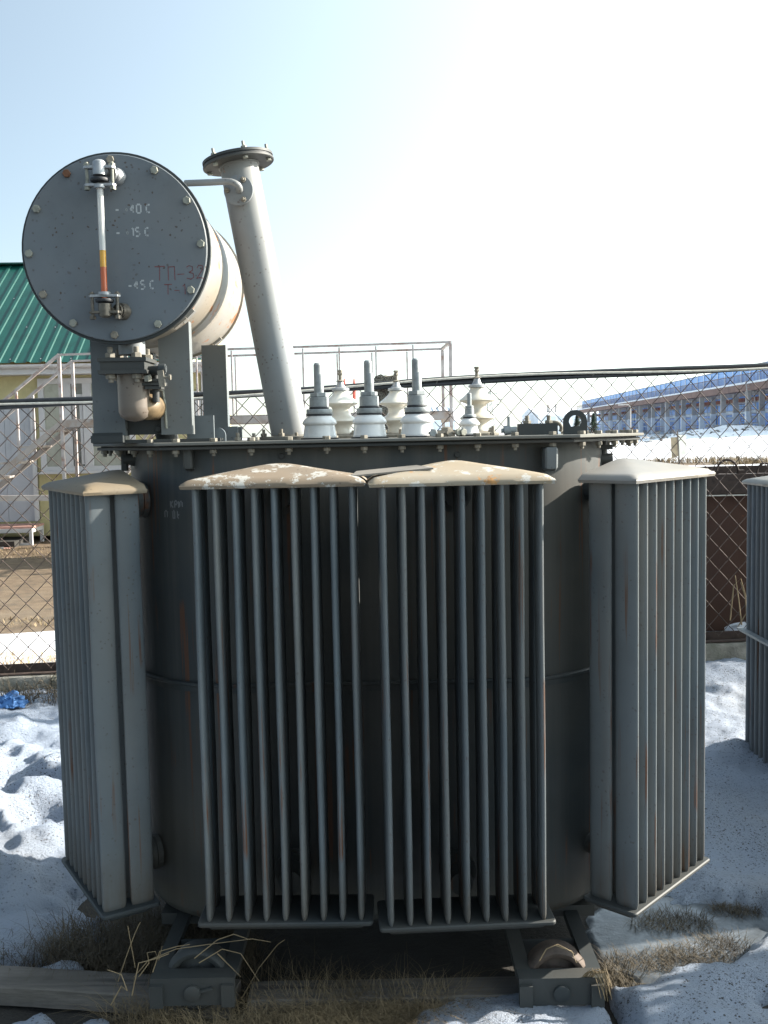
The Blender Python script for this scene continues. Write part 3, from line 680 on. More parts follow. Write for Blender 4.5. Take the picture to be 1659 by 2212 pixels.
# lower pipe and elbow
pl_=at(281,810,yv+.03); pe=at(287,888,yv+.03)
zt1=a.z-.0005; zbend=at(285,888,yv+.03).z
m=MB(); path=[(px,yv+.03,zt1),(px,yv+.03,zbend+.01)]; m.tube(path,.043,28); m.lathe([(.043,0),(.0425,-.012),(.037,-.026),(.022,-.036),(.001,-.04)],28,Matrix.Translation(Vector((px,yv+.03,zbend+.01))))
ps=put(m,'down_pipe',paint('oil_stained_pipe',c=(.15,.13,.115),dust=.7,dustc=(.17,.125,.08),specks=1.0,rough=.4),tr,50)
c=Vector((px+.012,yv+.035,zbend+.012)); m=MB(); m.tube([c-Vector((.02,.0,0)),c+Vector((.006,.004,0)),c+Vector((.017,.018,0)),c+Vector((.021,.05,0)),c+Vector((.021,.115,0))],[.030,.035,.037,.036,.036],28)
put(m,'elbow',simple('amber_oiled_pipe',(.15,.105,.055),.5,0,.3,25,.2),tr,60)
fa=at(257,940,yv+.145); fb=at(353,838,yv+.145); y2=yv+.145
m=MB(); m.box((fa.x,y2,max(fa.z,1.605)),(fb.x,y2+.010,fb.z)); m.box((fa.x+.004,y2+.0105,max(fa.z,1.605)+.004),(fb.x-.004,y2+.03,fb.z-.004)); m.box((fa.x-.002,y2+.031,max(fa.z,1.605)),(fb.x+.006,y2+.042,fb.z+.002))
rl=put(m,'relay_flange',M_['under'],tr)
for x in (fa.x+.018,fb.x-.018):
    for z in (1.625,fb.z-.018): hexbolt('bolt',(x,y2,z),(0,-1,0),.010,.009,M_['under'],rl)
m=MB(); m.tube([(fa.x+.06,y2+.045,1.675),(fa.x+.07,y2+.12,1.675),(fa.x+.09,y2+.17,1.655),(fa.x+.10,y2+.19,1.59)],.034,18); put(m,'relay_pipe',M_['under'],tr,60)
# valve handles on the right of the block
def V(u,v,y): return at(u,v,y)
m=MB(); c=V(333,800,yv); 
m.cyl(c+Vector((-.02,.02,.0)),c+Vector((.02,.0,0)),.013,n=12); m.cyl(c+Vector((.012,.0,.0)),c+Vector((.028,-.012,0)),.009,n=12)
m.cyl(V(343,797,yv-.03),V(357,797,yv-.03),.014,n=16); m.cyl(V(357,797,yv-.031),V(359,797,yv-.031),.010,n=12)
hd=put(m,'valve_handle',M_['under'],tr,40)
m=MB(); e0=V(346,800,yv-.045); e1=V(351,835,yv-.045); m.beam(e0,e1,.016,.006,Vector((0,1,0))); m.cyl(V(354,815,yv-.045),V(366,815,yv-.045),.003,n=8); m.cyl(V(365,815,yv-.045),V(369,815,yv-.045),.0075,n=12); put(m,'lever',M_['oldbolt'],hd,40)
m=MB(); 
for vv,w_ in ((822,.05),(830,.06),(838,.045)): q=V(334,vv,yv+.02); m.box((q.x-w_/2,q.y-.02,q.z-.004),(q.x+w_/2,q.y+.02,q.z+.004))
q=V(336,830,yv+.03); m.cyl(q+Vector((0,0,-.05)),q+Vector((0,0,.05)),.010,n=12); hd2=put(m,'valve_bracket',M_['under'],tr)
hexbolt('bolt',V(320,823,yv-.01),(0,-.3,1),.011,.016,M_['bolt'],hd2)
m=MB(); q=V(340,850,yv+.12); m.tube([q+Vector((-.03,0,.012)),q+Vector((.0,0,.014)),q+Vector((.016,0,.006)),q+Vector((.02,0,-.03)),q+Vector((.022,0,-.10))],.004,8); put(m,'conduit',M_['bolt'],tr,60)
# ------------------------------------------------------------ exhaust pipe
pb=at(629,936,3.08); pt=at(516,358,3.08); pb.z=LZ; axp=(pt-pb).normalized()
prad=.058
m=MB(); m.cyl(pb,pt,prad,prad,n=40); m.cyl(pt-axp*.004,pt,prad+.004,n=40)
ep=put(m,'exhaust_pipe',M_['pipe'],tr,50)
Mx=Matrix.Translation(pt)@axp.to_track_quat('Z','Y').to_matrix().to_4x4()
m=MB(); m.lathe([(.001,0),(.106,0),(.108,.002),(.108,.007),(.106,.009),(.001,.009)],48,Mx); put(m,'pipe_flange',M_['under'],ep)
m=MB(); m.lathe([(.001,.0095),(.104,.0095),(.104,.013),(.001,.013)],48,Mx); put(m,'diaphragm_ring',M_['rubber'],ep)
m=MB(); m.lathe([(.07,.0135),(.107,.0135),(.107,.021),(.07,.021)],48,Mx); put(m,'clamp_ring',M_['under'],ep)
for k in range(6):
    a=R_(60*k+20); q=Mx@Vector((.094*math.cos(a),.094*math.sin(a),.021)); hexbolt('flange_bolt',q,axp,.0085,.008,M_['bolt'],ep,shank=.014)
    q=Mx@Vector((.094*math.cos(a),.094*math.sin(a),0)); hexbolt('flange_bolt',q,-axp,.0085,.007,M_['bolt'],ep)
m=MB(); m.lathe([(.09,0),(.098,.001),(.098,.010),(.09,.011),(.062,.011),(.060,.016)],32,Matrix.Translation(pb)); put(m,'pipe_base',M_['lid'],ep)
for k in range(6):
    a=R_(60*k+15); hexbolt('base_bolt',pb+Vector((.085*math.cos(a),.085*math.sin(a),.011)),(0,0,1),.0095,.010,M_['oldbolt'],ep,shank=.012)
# side flange with small tube to the drum
fcn=at(516,412,3.08-prad-.012); nrm=Vector((-.12,-1,.02)).normalized(); Mf=Matrix.Translation(fcn)@nrm.to_track_quat('Z','Y').to_matrix().to_4x4()
m=MB(); m.lathe([(.030,-.04),(.030,-.002),(.042,-.001),(.044,.000),(.044,.007),(.042,.008),(.001,.008)],32,Mf); sf=put(m,'side_flange',M_['pipe'],ep)
for k in range(3):
    a=R_(120*k+60); hexbolt('bolt',Mf@Vector((.033*math.cos(a),.033*math.sin(a),.008)),nrm,.0085,.008,M_['oldbolt'],sf,shank=.008)
q0=at(400,396,3.0); q1=at(455,394,2.98); q2=at(488,392,2.97); q3=at(508,396,2.965); q4=at(517,405,2.975); q5=fcn+nrm*.004
m=MB(); m.tube([q0,q1,q2,at(500,393,2.966),q3,at(514,400,2.968),q4,at(518,410,2.99),q5],.0095,14); put(m,'equalising_tube',M_['pipe'],ep,60)
# ------------------------------------------------------------ bushings
K=4.0e-4
def lv(u,top=1.0,y=2.98,i=0):
    x=at(u,900,y).x; z0=LZ+.0045; o=Matrix.Translation(Vector((x,y,z0)))
    m=MB(); m.lathe([(.054,-.0045),(.056,-.004),(.056,-.0005),(.054,0)],32,o); root=put(m,'bushing',M_['rubber'],tr); root['label']='thick low voltage bushing with grey threaded stud'
    P=[(.0495,.0005),(.050,.006),(.0485,.008),(.0445,.036),(.049,.039),(.051,.043),(.049,.048),(.043,.057),(.038,.060),(.036,.064)]
    m=MB(); m.lathe([(r,z) for r,z in P],40,o); put(m,'porcelain_skirt',M_['porcelain_b'],root,50)
    m=MB(); m.lathe([(.036,.0645),(.038,.0655),(.038,.0685),(.036,.0695)],32,o); m.lathe([(.027,.0845),(.030,.0855),(.0305,.088),(.029,.0905)],32,o); put(m,'seal',M_['rubber'],root)
    m=MB(); m.lathe([(.0375,.0698),(.038,.071),(.038,.082),(.037,.084)],32,o); m.lathe([(.0285,.091),(.0285,.118),(.027,.119)],32,o); put(m,'clamp_nut',M_['zinc'],root)
    m=MB(); m.prism([(.027*math.cos(PI/3*k),.027*math.sin(PI/3*k)) for k in range(6)],.1195,.132,o@Matrix.Rotation(.35+i,4,'Z'),bev=.0015); put(m,'hex_nut',M_['zinc'],root)
    h=.132+.092*top
    m=MB(); prof=[(.0115,.1325)]; z=.134
    while z<h-.006: prof+=[(.0124,z),(.0119,z+.0012)]; z+=.0024
    prof+=[(.012,h-.005),(.009,h)]
    m.lathe(prof,20,o@Matrix.Translation(Vector((-.0015,0,0)))); m.lathe([(.0125,.1325),(.0125,.185),(.011,.187)],20,o@Matrix.Translation(Vector((.0022,0,0)))); put(m,'stud',M_['zinc'],root,60)
lv(690,.95,2.95,0); lv(798,1.0,2.95,.4); lv(901,1.03,2.95,.2)
def hv(u,y,i=0,s=1.0):
    x=at(u,900,y).x; o=Matrix.Translation(Vector((x,y,LZ)))@Matrix.Scale(s,4)
    m=MB(); m.lathe([(.070,0),(.075,.002),(.076,.008),(.070,.012),(.045,.014),(.040,.016)],32,o); root=put(m,'bushing',M_['oldbolt'],tr); root['label']='tall high voltage bushing with two wide porcelain sheds'
    P=[(.036,.0145),(.037,.018),(.034,.024),(.032,.034),(.034,.044),(.045,.052),(.057,.056),(.060,.060),(.058,.064),(.046,.072),(.034,.080),(.031,.090),(.030,.100),(.034,.108),(.050,.114),(.060,.117),(.062,.121),(.059,.125),(.046,.135),(.030,.150),(.025,.158),(.024,.163)]
    m=MB(); m.lathe(P,44,o); put(m,'porcelain_sheds',M_['porcelain'],root,60)
    m=MB(); m.lathe([(.024,.1635),(.030,.165),(.030,.172),(.027,.174),(.018,.176),(.012,.186),(.010,.196)],28,o); put(m,'cap',M_['alu'],root)
    m=MB(); m.lathe([(.014,.1965),(.016,.198),(.010,.201),(.006,.202),(.006,.218),(.0062,.236)],16,o)
    hx=[(.0095*math.cos(PI/3*k),.0095*math.sin(PI/3*k)) for k in range(6)]
    m.prism(hx,.2185,.226,o@Matrix.Rotation(.2+i,4,'Z'),bev=.001); m.prism(hx,.2285,.236,o@Matrix.Rotation(.9+i,4,'Z'),bev=.001); put(m,'terminal_stud',M_['oldbolt'],root,40)
    for k in range(4): a=R_(90*k+40); hexbolt('bolt',Vector((x+.064*math.cos(a)*s,y+.064*math.sin(a)*s,LZ+.010*s)),(0,0,1),.009,.010,M_['oldbolt'],root,shank=.006)
hv(737,3.30,0,.95); hv(857,3.30,.5,.93); hv(1031,3.30,.3,.96)
# small neutral bushing
x=at(1014,900,2.98).x; o=Matrix.Translation(Vector((x,2.98,LZ)))
m=MB(); m.lathe([(.032,0),(.034,.001),(.034,.004),(.032,.005)],28,o); root=put(m,'bushing',M_['rubber'],tr); root['label']='small neutral bushing with one porcelain skirt, right of the three thick ones'
m=MB(); m.lathe([(.030,.0055),(.0305,.009),(.028,.011),(.023,.030),(.030,.034),(.031,.038),(.027,.044),(.019,.053)],32,o); put(m,'porcelain_skirt',M_['porcelain_b'],root,50)
m=MB(); m.lathe([(.018,.0535),(.020,.0545),(.0195,.058)],24,o); put(m,'seal',M_['rubber'],root)
m=MB(); m.lathe([(.0205,.0582),(.0195,.063),(.014,.066),(.0135,.082),(.012,.083)],24,o); m.prism([(.0125*math.cos(PI/3*k),.0125*math.sin(PI/3*k)) for k in range(6)],.0835,.091,o,bev=.001); put(m,'clamp_nut',M_['zinc'],root)
m=MB(); m.lathe([(.0068,.0915),(.0068,.126),(.005,.128)],16,o); put(m,'stud',M_['zinc'],root)
# ------------------------------------------------------------ small gear on the lid
c=at(1243,930,2.86); m=MB(); P=[]; Q=[]
R1=.034; n=18
for k in range(n+1): a=PI*k/n; P.append((R1*math.cos(a),.036+R1*math.sin(a)))
P=[(R1,-.0)]+P+[(-R1,0.0)]
vs=[];fs=[]
ho=[(.0185*math.cos(2*PI*k/len(P)),.036+.0185*math.sin(2*PI*k/len(P))) for k in range(len(P))]
# ring lug: outline and hole matched by angle
def ang(p): return math.atan2(p[1]-.036,p[0])
ho=[(.0185*math.cos(ang(p)),.036+.0185*math.sin(ang(p))) for p in P]
Ml=Matrix.Translation(Vector((c.x,2.87,LZ)))@Matrix.Rotation(PI/2,4,'X'); N=len(P)
for z in (0,.010):
    for p in P: vs.append(Ml@Vector((p[0],p[1],z)))
    for p in ho: vs.append(Ml@Vector((p[0],p[1],z)))
for i in range(N):
    j=(i+1)%N
    fs+=[(i,j,N+j,N+i),(2*N+i,2*N+j,3*N+j,3*N+i),(i,j,2*N+j,2*N+i),(N+i,N+j,3*N+j,3*N+i)]
m.add(vs,fs); put(m,'lifting_eye',M_['under'],tr)
y=2.86; a=at(1120,931,y);b=at(1205,914,y)
m=MB(); m.box((a.x,y,LZ+.0005),(b.x,y+.03,b.z)); ob=put(m,'thermometer_block',M_['under'],tr)
for u in (1140,1187): hexbolt('bolt',(at(u,914,y).x,y+.012,b.z),(0,0,1),.012,.009,M_['oldbolt'],ob,shank=.014)
m=MB(); zz_=(LZ+b.z)/2; m.cyl((a.x-.004,y+.012,zz_),(a.x-.022,y+.012,zz_),.010,n=14); m.cyl((a.x-.022,y+.012,zz_),(a.x-.040,y+.012,zz_-.002),.014,n=14); m.cyl((a.x-.040,y+.012,zz_-.002),(a.x-.048,y+.012,zz_-.002),.007,n=10)
m.box((a.x-.030,y+.004,zz_),(a.x-.024,y+.02,zz_+.038)); put(m,'plug',M_['zinc'],tr,40)
m=MB(); cc=Vector((b.x-.002,y+.055,LZ+.019)); m.tube([cc+Vector((.022*math.cos(t_),0,.018*math.sin(t_))) for t_ in np.linspace(-.6,PI+.2,14)],.0055,10); put(m,'eye_bolt',M_['oldbolt'],tr,60)
# tap changer linkage between bushings (rod with nuts)
y=2.90
def X(u): return at(u,925,y).x
m=MB(); m.cyl((X(925),y,LZ+.012),(X(1000),y,LZ+.010),.004,n=10); lk=put(m,'link_rod',M_['oldbolt'],tr)
for u,r_,mt in ((934,.0125,'zinc'),(968,.0125,'oldbolt'),(988,.011,'bolt'),(998,.011,'bolt')): hexbolt('nut',(X(u),y-.006,LZ+.013),(.55 if u>960 else .2,-1,0),r_,.010,M_[mt],lk)
m=MB(); m.box((X(948),y+.03,LZ+.001),(X(985),y+.07,LZ+.020)); m.lathe([(.014,0),(.016,.004),(.014,.026),(.008,.030)],16,Matrix.Translation(Vector((X(966),y+.05,LZ+.0205-.02)))); put(m,'tap_changer',M_['oldbolt'],tr,40)
for u,y_,h_ in ((1065,3.15,.02),(640,3.0,.012),(548,2.9,.012),(513,2.88,.014),(723,3.06,.014),(865,3.02,.016)):
    hexbolt('stud_nut',(at(u,930,y_).x,y_,LZ),(0,0,1),.0105,.010,M_['oldbolt'],tr,shank=h_)
# left plates standing on the lid
for (u0,u1,v0,y,th) in ((404,461,897,2.93,.012),(486,513,921,3.05,.010),(470,522,922,3.09,.010)):
    a=at(u0,940,y);b=at(u1,v0,y); m=MB(); m.box((a.x,y,LZ+.0005),(b.x,y+th,b.z)); put(m,'stiffener_plate',M_['paint'],tr)
c=at(474,940,2.98); m=MB(); m.prism([(-.03,0),(.02,0)]+[(.02*math.cos(t_)-.0,.018+.022*math.sin(t_)) for t_ in np.linspace(0,PI/1.2,8)]+[(-.03,.03)],0,.012,Matrix.Translation(Vector((c.x,2.98,LZ)))@Matrix.Rotation(PI/2,4,'X')); put(m,'lug',M_['paint'],tr)
# ------------------------------------------------------------ undercarriage
for u,mtw in ((416,'under'),(1213,'wheel')):
    if mtw=='wheel': M_['wheel']=simple('rusty_wheel',(.095,.07,.055),.7,.1,.2,30)
    yf=2.55; c=at(u,2141,yf); w2=.113
    m=MB(); m.box((c.x-w2,yf,c.z-.040),(c.x+w2,yf+.010,c.z+.036)); m.box((c.x-w2,yf+.0101,c.z+.026),(c.x+w2,yf+.05,c.z+.036)); m.box((c.x-w2,yf-.012,c.z-.040),(c.x-w2+.035,yf-.0001,c.z+.02)); m.box((c.x+w2-.035,yf-.012,c.z-.040),(c.x+w2,yf-.0001,c.z+.02))
    cf=put(m,'carriage_frame',M_['under'],tr)
    for s in (-1,1):
        m=MB(); x0=c.x+s*(w2-.018); m.box((x0-.02,yf+.0505,c.z+.012),(x0+.02,yf+.95,c.z+.0345)); put(m,'side_channel',M_['under'],cf)
    m=MB(); m.box((c.x-w2+.04,yf+.21,c.z-.03),(c.x+w2-.04,yf+.22,c.z+.03)); put(m,'cross_member',M_['under'],cf)
    o=Matrix.Translation(Vector((c.x,yf+.055,c.z-.004)))@Matrix.Rotation(-PI/2,4,'X')
    m=MB(); m.lathe([(.030,-.002),(.033,.020),(.058,.026),(.063,.006),(.068,-.001),(.078,-.002),(.086,.006),(.088,.03),(.083,.045),(.080,.075),(.03,.080)],48,o); wh=put(m,'wheel',M_[mtw],cf,50)
    m=MB(); m.lathe([(.028,-.003),(.026,-.018),(.022,-.022),(.01,-.024)],24,o); put(m,'hub',M_['under'],wh)
    m=MB(); o2=Matrix.Translation(Vector((c.x,yf-.012,c.z-.004)))@Matrix.Rotation(-PI/2,4,'X'); m.lathe([(.018,0),(.022,.002),(.022,.0119)],24,o2); 
    if u<600: m.beam((c.x+.02,yf-.008,c.z+.002),(c.x+.055,yf-.008,c.z+.012),.008,.006)
    put(m,'axle_pin',M_['under'],cf)
m=MB(); m.box((CX-.66,2.93,.120),(CX+.66,3.03,.154)); put(m,'cross_beam',M_['under'],tr)
# ------------------------------------------------------------ plate lying on the two front caps
y0=2.58; a=at(758,1031,y0); b=at(936,1014,y0); d=b-a; d2=d.normalized()
m=MB(); q0=a; q1=b; bk=Vector((0,.085,.018))
vs=[q0,q1,at(900,1008,2.66),at(770,1021,2.66)]; vs=[Vector(v) for v in vs]; th=Vector((0,0,.0045)); m.add(vs+[v+th for v in vs],[(3,2,1,0),(4,5,6,7),(0,1,5,4),(1,2,6,5),(2,3,7,6),(3,0,4,7)])
tag(put(m,'metal_plate',M_['dust'],smooth=20),'thin pale metal plate lying across the two front radiator caps','plate')
# ------------------------------------------------------------ neighbour transformer at right, and two unseen ones added for foreground shade
def stored(cx,cy,label,rads,zt2,zb2):
    t=thing('power_transformer',(cx,cy,0),label,'transformer')
    tank_build(t,cx,cy,.35,.42,.16,1.42,M_['tank'])
    m=MB(); m.prism(chamf(cx,cy,.82,.50,.58,.18),1.421,1.445,bev=.003); put(m,'lid',M_['lid'],t,20)
    for i,(p,al) in enumerate(rads): radiator(t,p,dirs(al),dirs(al+90),zb2,zt2,M_['cap_pale'],.16,None,seed=6+i,platemat=M_['paint'],tubemat=M_['tube_pale'])
    m=MB(); m.cyl((cx+.35,cy-.4,1.87),(cx+.35,cy+.3,1.87),.24,n=48); put(m,'conservator',M_['paint'],t)
    for dx in (.17,.47): m=MB(); m.box((cx+dx,cy-.2,1.4455),(cx+dx+.06,cy-.15,1.72)); put(m,'support_leg',M_['paint'],t)
    for s_ in (-1,1):
        m=MB(); m.box((cx+s_*.40-.05,cy-.6,.06),(cx+s_*.40+.05,cy+.5,.159)); cf=put(m,'carriage_beam',M_['under'],t)
        for yy_ in (-.5,.4): m=MB(); m.lathe([(.04,-.03),(.11,-.028),(.11,.028),(.04,.03)],24,Matrix.Translation(Vector((cx+s_*.40+.09,cy+yy_,.10)))@Matrix.Rotation(PI/2,4,'Y')); put(m,'wheel',M_['under'],cf)
    for k in range(3):
        m=MB(); o=Matrix.Translation(Vector((cx-.45+k*.25,cy-.1,1.4455))); m.lathe([(.05,0),(.05,.01),(.04,.05),(.05,.06),(.03,.09),(.012,.092),(.012,.2)],20,o); put(m,'bushing',M_['porcelain'],t)
    return t
c0=at(1607,1043,4.45); zb2=at(1622,1628,4.45).z; zt2=1.345
X0,Y0=c0.x,4.45
t2=stored(X0+1.20,Y0-.25,'neighbouring grey transformer at the right edge, only its pale capped radiator in the photo',[((X0,Y0),-89.0),((X0+.62,Y0-.95),-2.0),((X0+1.14,Y0-.95),2.0)],zt2,zb2)
m=MB(); q=at(1604,1358,4.43); m.beam(q+Vector((-.008,.01,0)),q+Vector((-.008,-.52,0)),.030,.010); put(m,'tie_bar',M_['zinc'],t2)
stored(4.25,2.95,'added grey transformer out of view at right, nearer the camera, shades the foreground',[((3.15,3.25),-88.0),((3.80,2.17),-2.0),((4.32,2.17),2.0)],1.40,.22)  # this one and the next are added out of view to block the sun
stored(4.05,1.15,'added grey transformer out of view beside the camera, shades the foreground',[((2.95,1.45),-90.0),((3.60,.37),-2.0),((4.12,.37),2.0)],1.40,.22)
# ------------------------------------------------------------ timber sleepers
def sleeper(p,q,w_,h_,label):
    m=MB(); p=Vector(p);q=Vector(q); n=14; d=(q-p)/n; x=d.normalized().cross(Vector((0,0,1))); vs=[];fs=[]
    rr=random.Random(len(label))
    for i in range(n+1):
        c=p+d*i; j=[rr.uniform(-.002,.002) for _ in range(8)]
        vs+=[c-x*(w_/2+j[0]),c+x*(w_/2+j[1]),c+x*(w_/2-.004+j[2])+Vector((0,0,h_+j[3]-.003)),c+x*(w_/2-.010)+Vector((0,0,h_+j[3])),c-x*(w_/2-.010)+Vector((0,0,h_+j[4])),c-x*(w_/2-.004)+Vector((0,0,h_-.003))]
    for i in range(n):
        for k in range(6): fs.append((i*6+k,i*6+(k+1)%6,(i+1)*6+(k+1)%6,(i+1)*6+k))
    fs.append(tuple(range(6))[::-1]); fs.append(tuple(n*6+k for k in range(6))); m.add(vs,fs)
    return tag(put(m,'timber_sleeper',M_['wood'],smooth=20),label,'timber beam','timber sleepers beneath the transformer')
sleeper((-1.45,2.78,.025),(-.44,2.66,.012),.12,.052,'weathered grey timber beam at left with a square cut front face')
sleeper((-.40,2.655,.012),(.50,2.66,.010),.11,.050,'weathered timber beam between the two front wheels')
# ------------------------------------------------------------ fence
FA=Vector((-4.6,5.12,0)); FB=Vector((5.2,5.87,0)); fd=(FB-FA).normalized()
def fpt(x,off=0): 
    t_=(x-FA.x)/(FB.x-FA.x); p=FA+(FB-FA)*t_; return Vector((x,p.y+off,0))
def ztop(x): return 1.775+.0365*(x+2.0)+.006*math.sin(x*2.3)
def zbot(x): return .365+.010*(x+2.0)
fence=thing('chain_link_fence',(0,fpt(0).y,.3),'rusty chain link fence of diamond mesh behind the transformer','fence')
w_=.0565; N=12; hz=.1215
vars_=[]
for vi in range(6):
    rr=random.Random(vi+50); pts=[]
    for k in range(2*N+1):
        s=1 if k%2 else -1
        zc=k*hz/2
        pts.append(Vector((s*(w_/2+.0012)-s*.004,s*.0012,zc-.004))); pts.append(Vector((s*(w_/2+.0022),s*.0026,zc)));pts.append(Vector((s*(w_/2+.0012)-s*.004,-s*.0012,zc+.004)))
        if k<2*N:
            pts.append(Vector((rr.uniform(-.0015,.0015),0,zc+hz/4+rr.uniform(-.001,.001))))
    m=MB(); m.tube(pts,.0024,5,caps=False); vars_.append(m.mesh('wire',M_['wire'],80,False)[0])
x=-4.4; k=0
while x<5.0:
    p=fpt(x); zb=zbot(x); zt=ztop(x); sc_=(zt-zb+.01)/(N*hz)
    # neighbouring wires are half a period out of step so that they hook into one another
    o=link('wire',vars_[k%6],(p.x,p.y,zb),fence,(0,0,(0 if k%2==0 else PI)+math.atan2(fd.y,fd.x)),(1,1,sc_)); 
    x+=w_; k+=1
m=MB(); n=24
for i in range(n):
    xa=-4.5+9.6*i/n; xb=-4.5+9.6*(i+1)/n; pa=fpt(xa);pb_=fpt(xb); za,zb=zbot(xa),zbot(xb)
    pa.z=za+.0;pb_.z=zb+.0; m.beam(pa+Vector((0,.028,.0)),pb_+Vector((0,.028,0)),.005,.045); m.beam(pa+Vector((0,0,-.026)),pb_+Vector((0,0,-.026)),.055,.006)
put(m,'bottom_rail',M_['rustdark'],fence,0)
m=MB(); n=60; m.tube([Vector((*fpt(-4.5+9.6*i/n)[:2],ztop(-4.5+9.6*i/n)-.004)) for i in range(n+1)],.003,6); put(m,'top_wire',M_['wire'],fence,80)
# concrete fence post with crumbling head
def rough_post(x,w2,top,label):
    p=fpt(x,.075); m=MB(); n=16; vs=[];fs=[]; rr=random.Random(int(x*100)); 
    levels=[.15,.5,1.0,1.4,1.62,1.70,1.75,top-.06,top-.02,top]
    for i,z in enumerate(levels):
        for k in range(n):
            a=2*PI*k/n; s=1/max(abs(math.cos(a)),abs(math.sin(a))); j=rr.uniform(-.006,.006) if i>3 else rr.uniform(-.001,.001); s=min(s,1.32)
            vs.append(p+Vector(((w2*s+j)*math.cos(a),(w2*s+j)*math.sin(a),z+(rr.uniform(-.012,.012) if i>6 else 0))))
    for i in range(len(levels)-1):
        for k in range(n): fs.append((i*n+k,i*n+(k+1)%n,(i+1)*n+(k+1)%n,(i+1)*n+k))
    fs.append(tuple((len(levels)-1)*n+k for k in range(n))); fs.append(tuple(range(n))[::-1]); m.add(vs,fs)
    return tag(put(m,'fence_post',M_['aggregate'],smooth=30),label,'post')
xp=at(833,826,5.5).x; rough_post(xp,.060,at(833,812,5.5).z,'square concrete post with crumbling top behind the porcelain bushings')
# plinth
pl=thing('concrete_plinth',(0,fpt(0).y,.15),'low stained concrete wall under the chain link fence','wall')
n=7
for i in range(n):
    xa=-4.6+9.8*i/n; xb=-4.6+9.8*(i+1)/n-.006; m=MB(); ns=22; vs=[];fs=[]
    for k in range(ns+1):
        x=xa+(xb-xa)*k/ns; p=fpt(x); j=lambda s=.004:random.uniform(-s,s)
        zt=zbot(x)-.034
        pr=[(-.085,-.1),(-.083,zt*.55),(-.08,zt-.018),(-.068,zt),(.12,zt),(.13,-.1)]
        vs+=[(x,p.y+a_+j(),z_+j(.003)) for a_,z_ in pr]
    c_=6
    for k in range(ns):
        for q in range(c_): fs.append((k*c_+q,k*c_+(q+1)%c_,(k+1)*c_+(q+1)%c_,(k+1)*c_+q))
    fs.append(tuple(range(c_))[::-1]); fs.append(tuple(ns*c_+q for q in range(c_))); m.add(vs,fs); put(m,'concrete_block',M_['concrete'],pl,40)
# cables lying along the top of the fence
cables=[(-.009,.011,.0125,0,'black','thick black cable running on top of the fence, highest of the bundle'),(.010,-.004,.0125,1.4,'black','thick black cable along the fence top, behind the others of the bundle'),(-.010,-.012,.0115,2.7,'black','thinner black cable sagging at the bottom of the bundle on the fence'),(-.016,.000,.0066,4.1,'whitecable','white cable twisting round the black ones on the fence top')]
for dy,dz,r,ph,mt,lb in cables:
    pts=[]; n=150
    for i in range(n+1):
        x=-4.6+9.9*i/n; a=x*2.1+ph; p=fpt(x)
        if mt=='whitecable': oy=-.027+.005*math.cos(a*1.1); oz=.013*math.sin(x*1.9+.6)
        else: oy=dy+.003*math.cos(a); oz=dz+.003*math.sin(a)+.0015*math.sin(x*5+ph)
        pts.append((x,p.y+oy,ztop(x)+.012+oz))
    m=MB(); m.tube(pts,r,10); tag(put(m,'cable',M_[mt],smooth=80),lb,'cable')
for u in (737,945,1290,800):
    m=MB(); x=at(u,860,5.45).x; p=fpt(x); c=Vector((x,p.y,ztop(x)+.012))
    m.tube([c+Vector((.3*.03*math.sin(t_),.026*math.cos(t_),.022*math.sin(t_))) for t_ in np.linspace(0,2*PI,12)]+[c+Vector((.02,-.03,-.035))],.0018,6)
    put(m,'tie_wire',M_['bolt'],fence,80)
# ------------------------------------------------------------ rusty bin behind the fence
bn=thing('rusty_steel_bin',(2.9,6.6,.3),'large dark rusty steel bin behind the fence at right, with hoop handles','bin')
xa=at(1508,1100,6.0).x; xb=4.0; zt=1.315
def gh(x,y): return float(ground_h(np.array([x]),np.array([y]))[0])
m=MB(); m.box((xa,6.0,.36),(xb,6.006,zt-.12)); 
for i in range(3): m.box((xa+.35+i*.7,5.985,.36),(xa+.41+i*.7,5.999,zt-.125))
m.box((xa,6.0061,.36),(xa+.006,7.2,zt-.12)); m.box((xb-.006,6.0061,.36),(xb,7.2,zt-.12)); m.box((xa,7.2,.36),(xb,7.206,zt-.12)); m.box((xa,6.0061,.355),(xb,7.2,.3599))
put(m,'steel_wall',M_['rusty'],bn,0)
m=MB(); m.box((xa-.02,5.96,zt-.119),(xb+.02,6.03,zt)); m.box((xa-.02,6.031,zt-.119),(xa+.04,7.22,zt)); m.box((xb-.04,6.031,zt-.119),(xb+.02,7.22,zt)); m.box((xa+.041,7.17,zt-.119),(xb-.041,7.22,zt)); put(m,'top_rim',M_['rustdark'],bn,0)
for u in (1571,1652):
    c=at(u,1022,5.99); m=MB(); s=.085 if u<1600 else .06; m.tube([Vector((c.x+s*math.cos(t_)*.8,5.99,zt+s*math.sin(t_))) for t_ in np.linspace(0,PI,14)],.007,8); put(m,'hoop_handle',M_['rustdark'],bn,60)
for u in (1494+20,1543,1600): c=at(u,1018,6.0); m=MB(); m.box((c.x-.02,5.98,zt+.0005),(c.x+.02,6.02,zt+.022)); put(m,'stop_block',M_['rustdark'],bn)
m=MB(); a=at(1530,1067,5.95); m.cyl((a.x-.2,5.952,zt-.127),(xb,5.952,zt-.127),.004,n=8); put(m,'bright_wire',M_['whitecable'],bn,60)
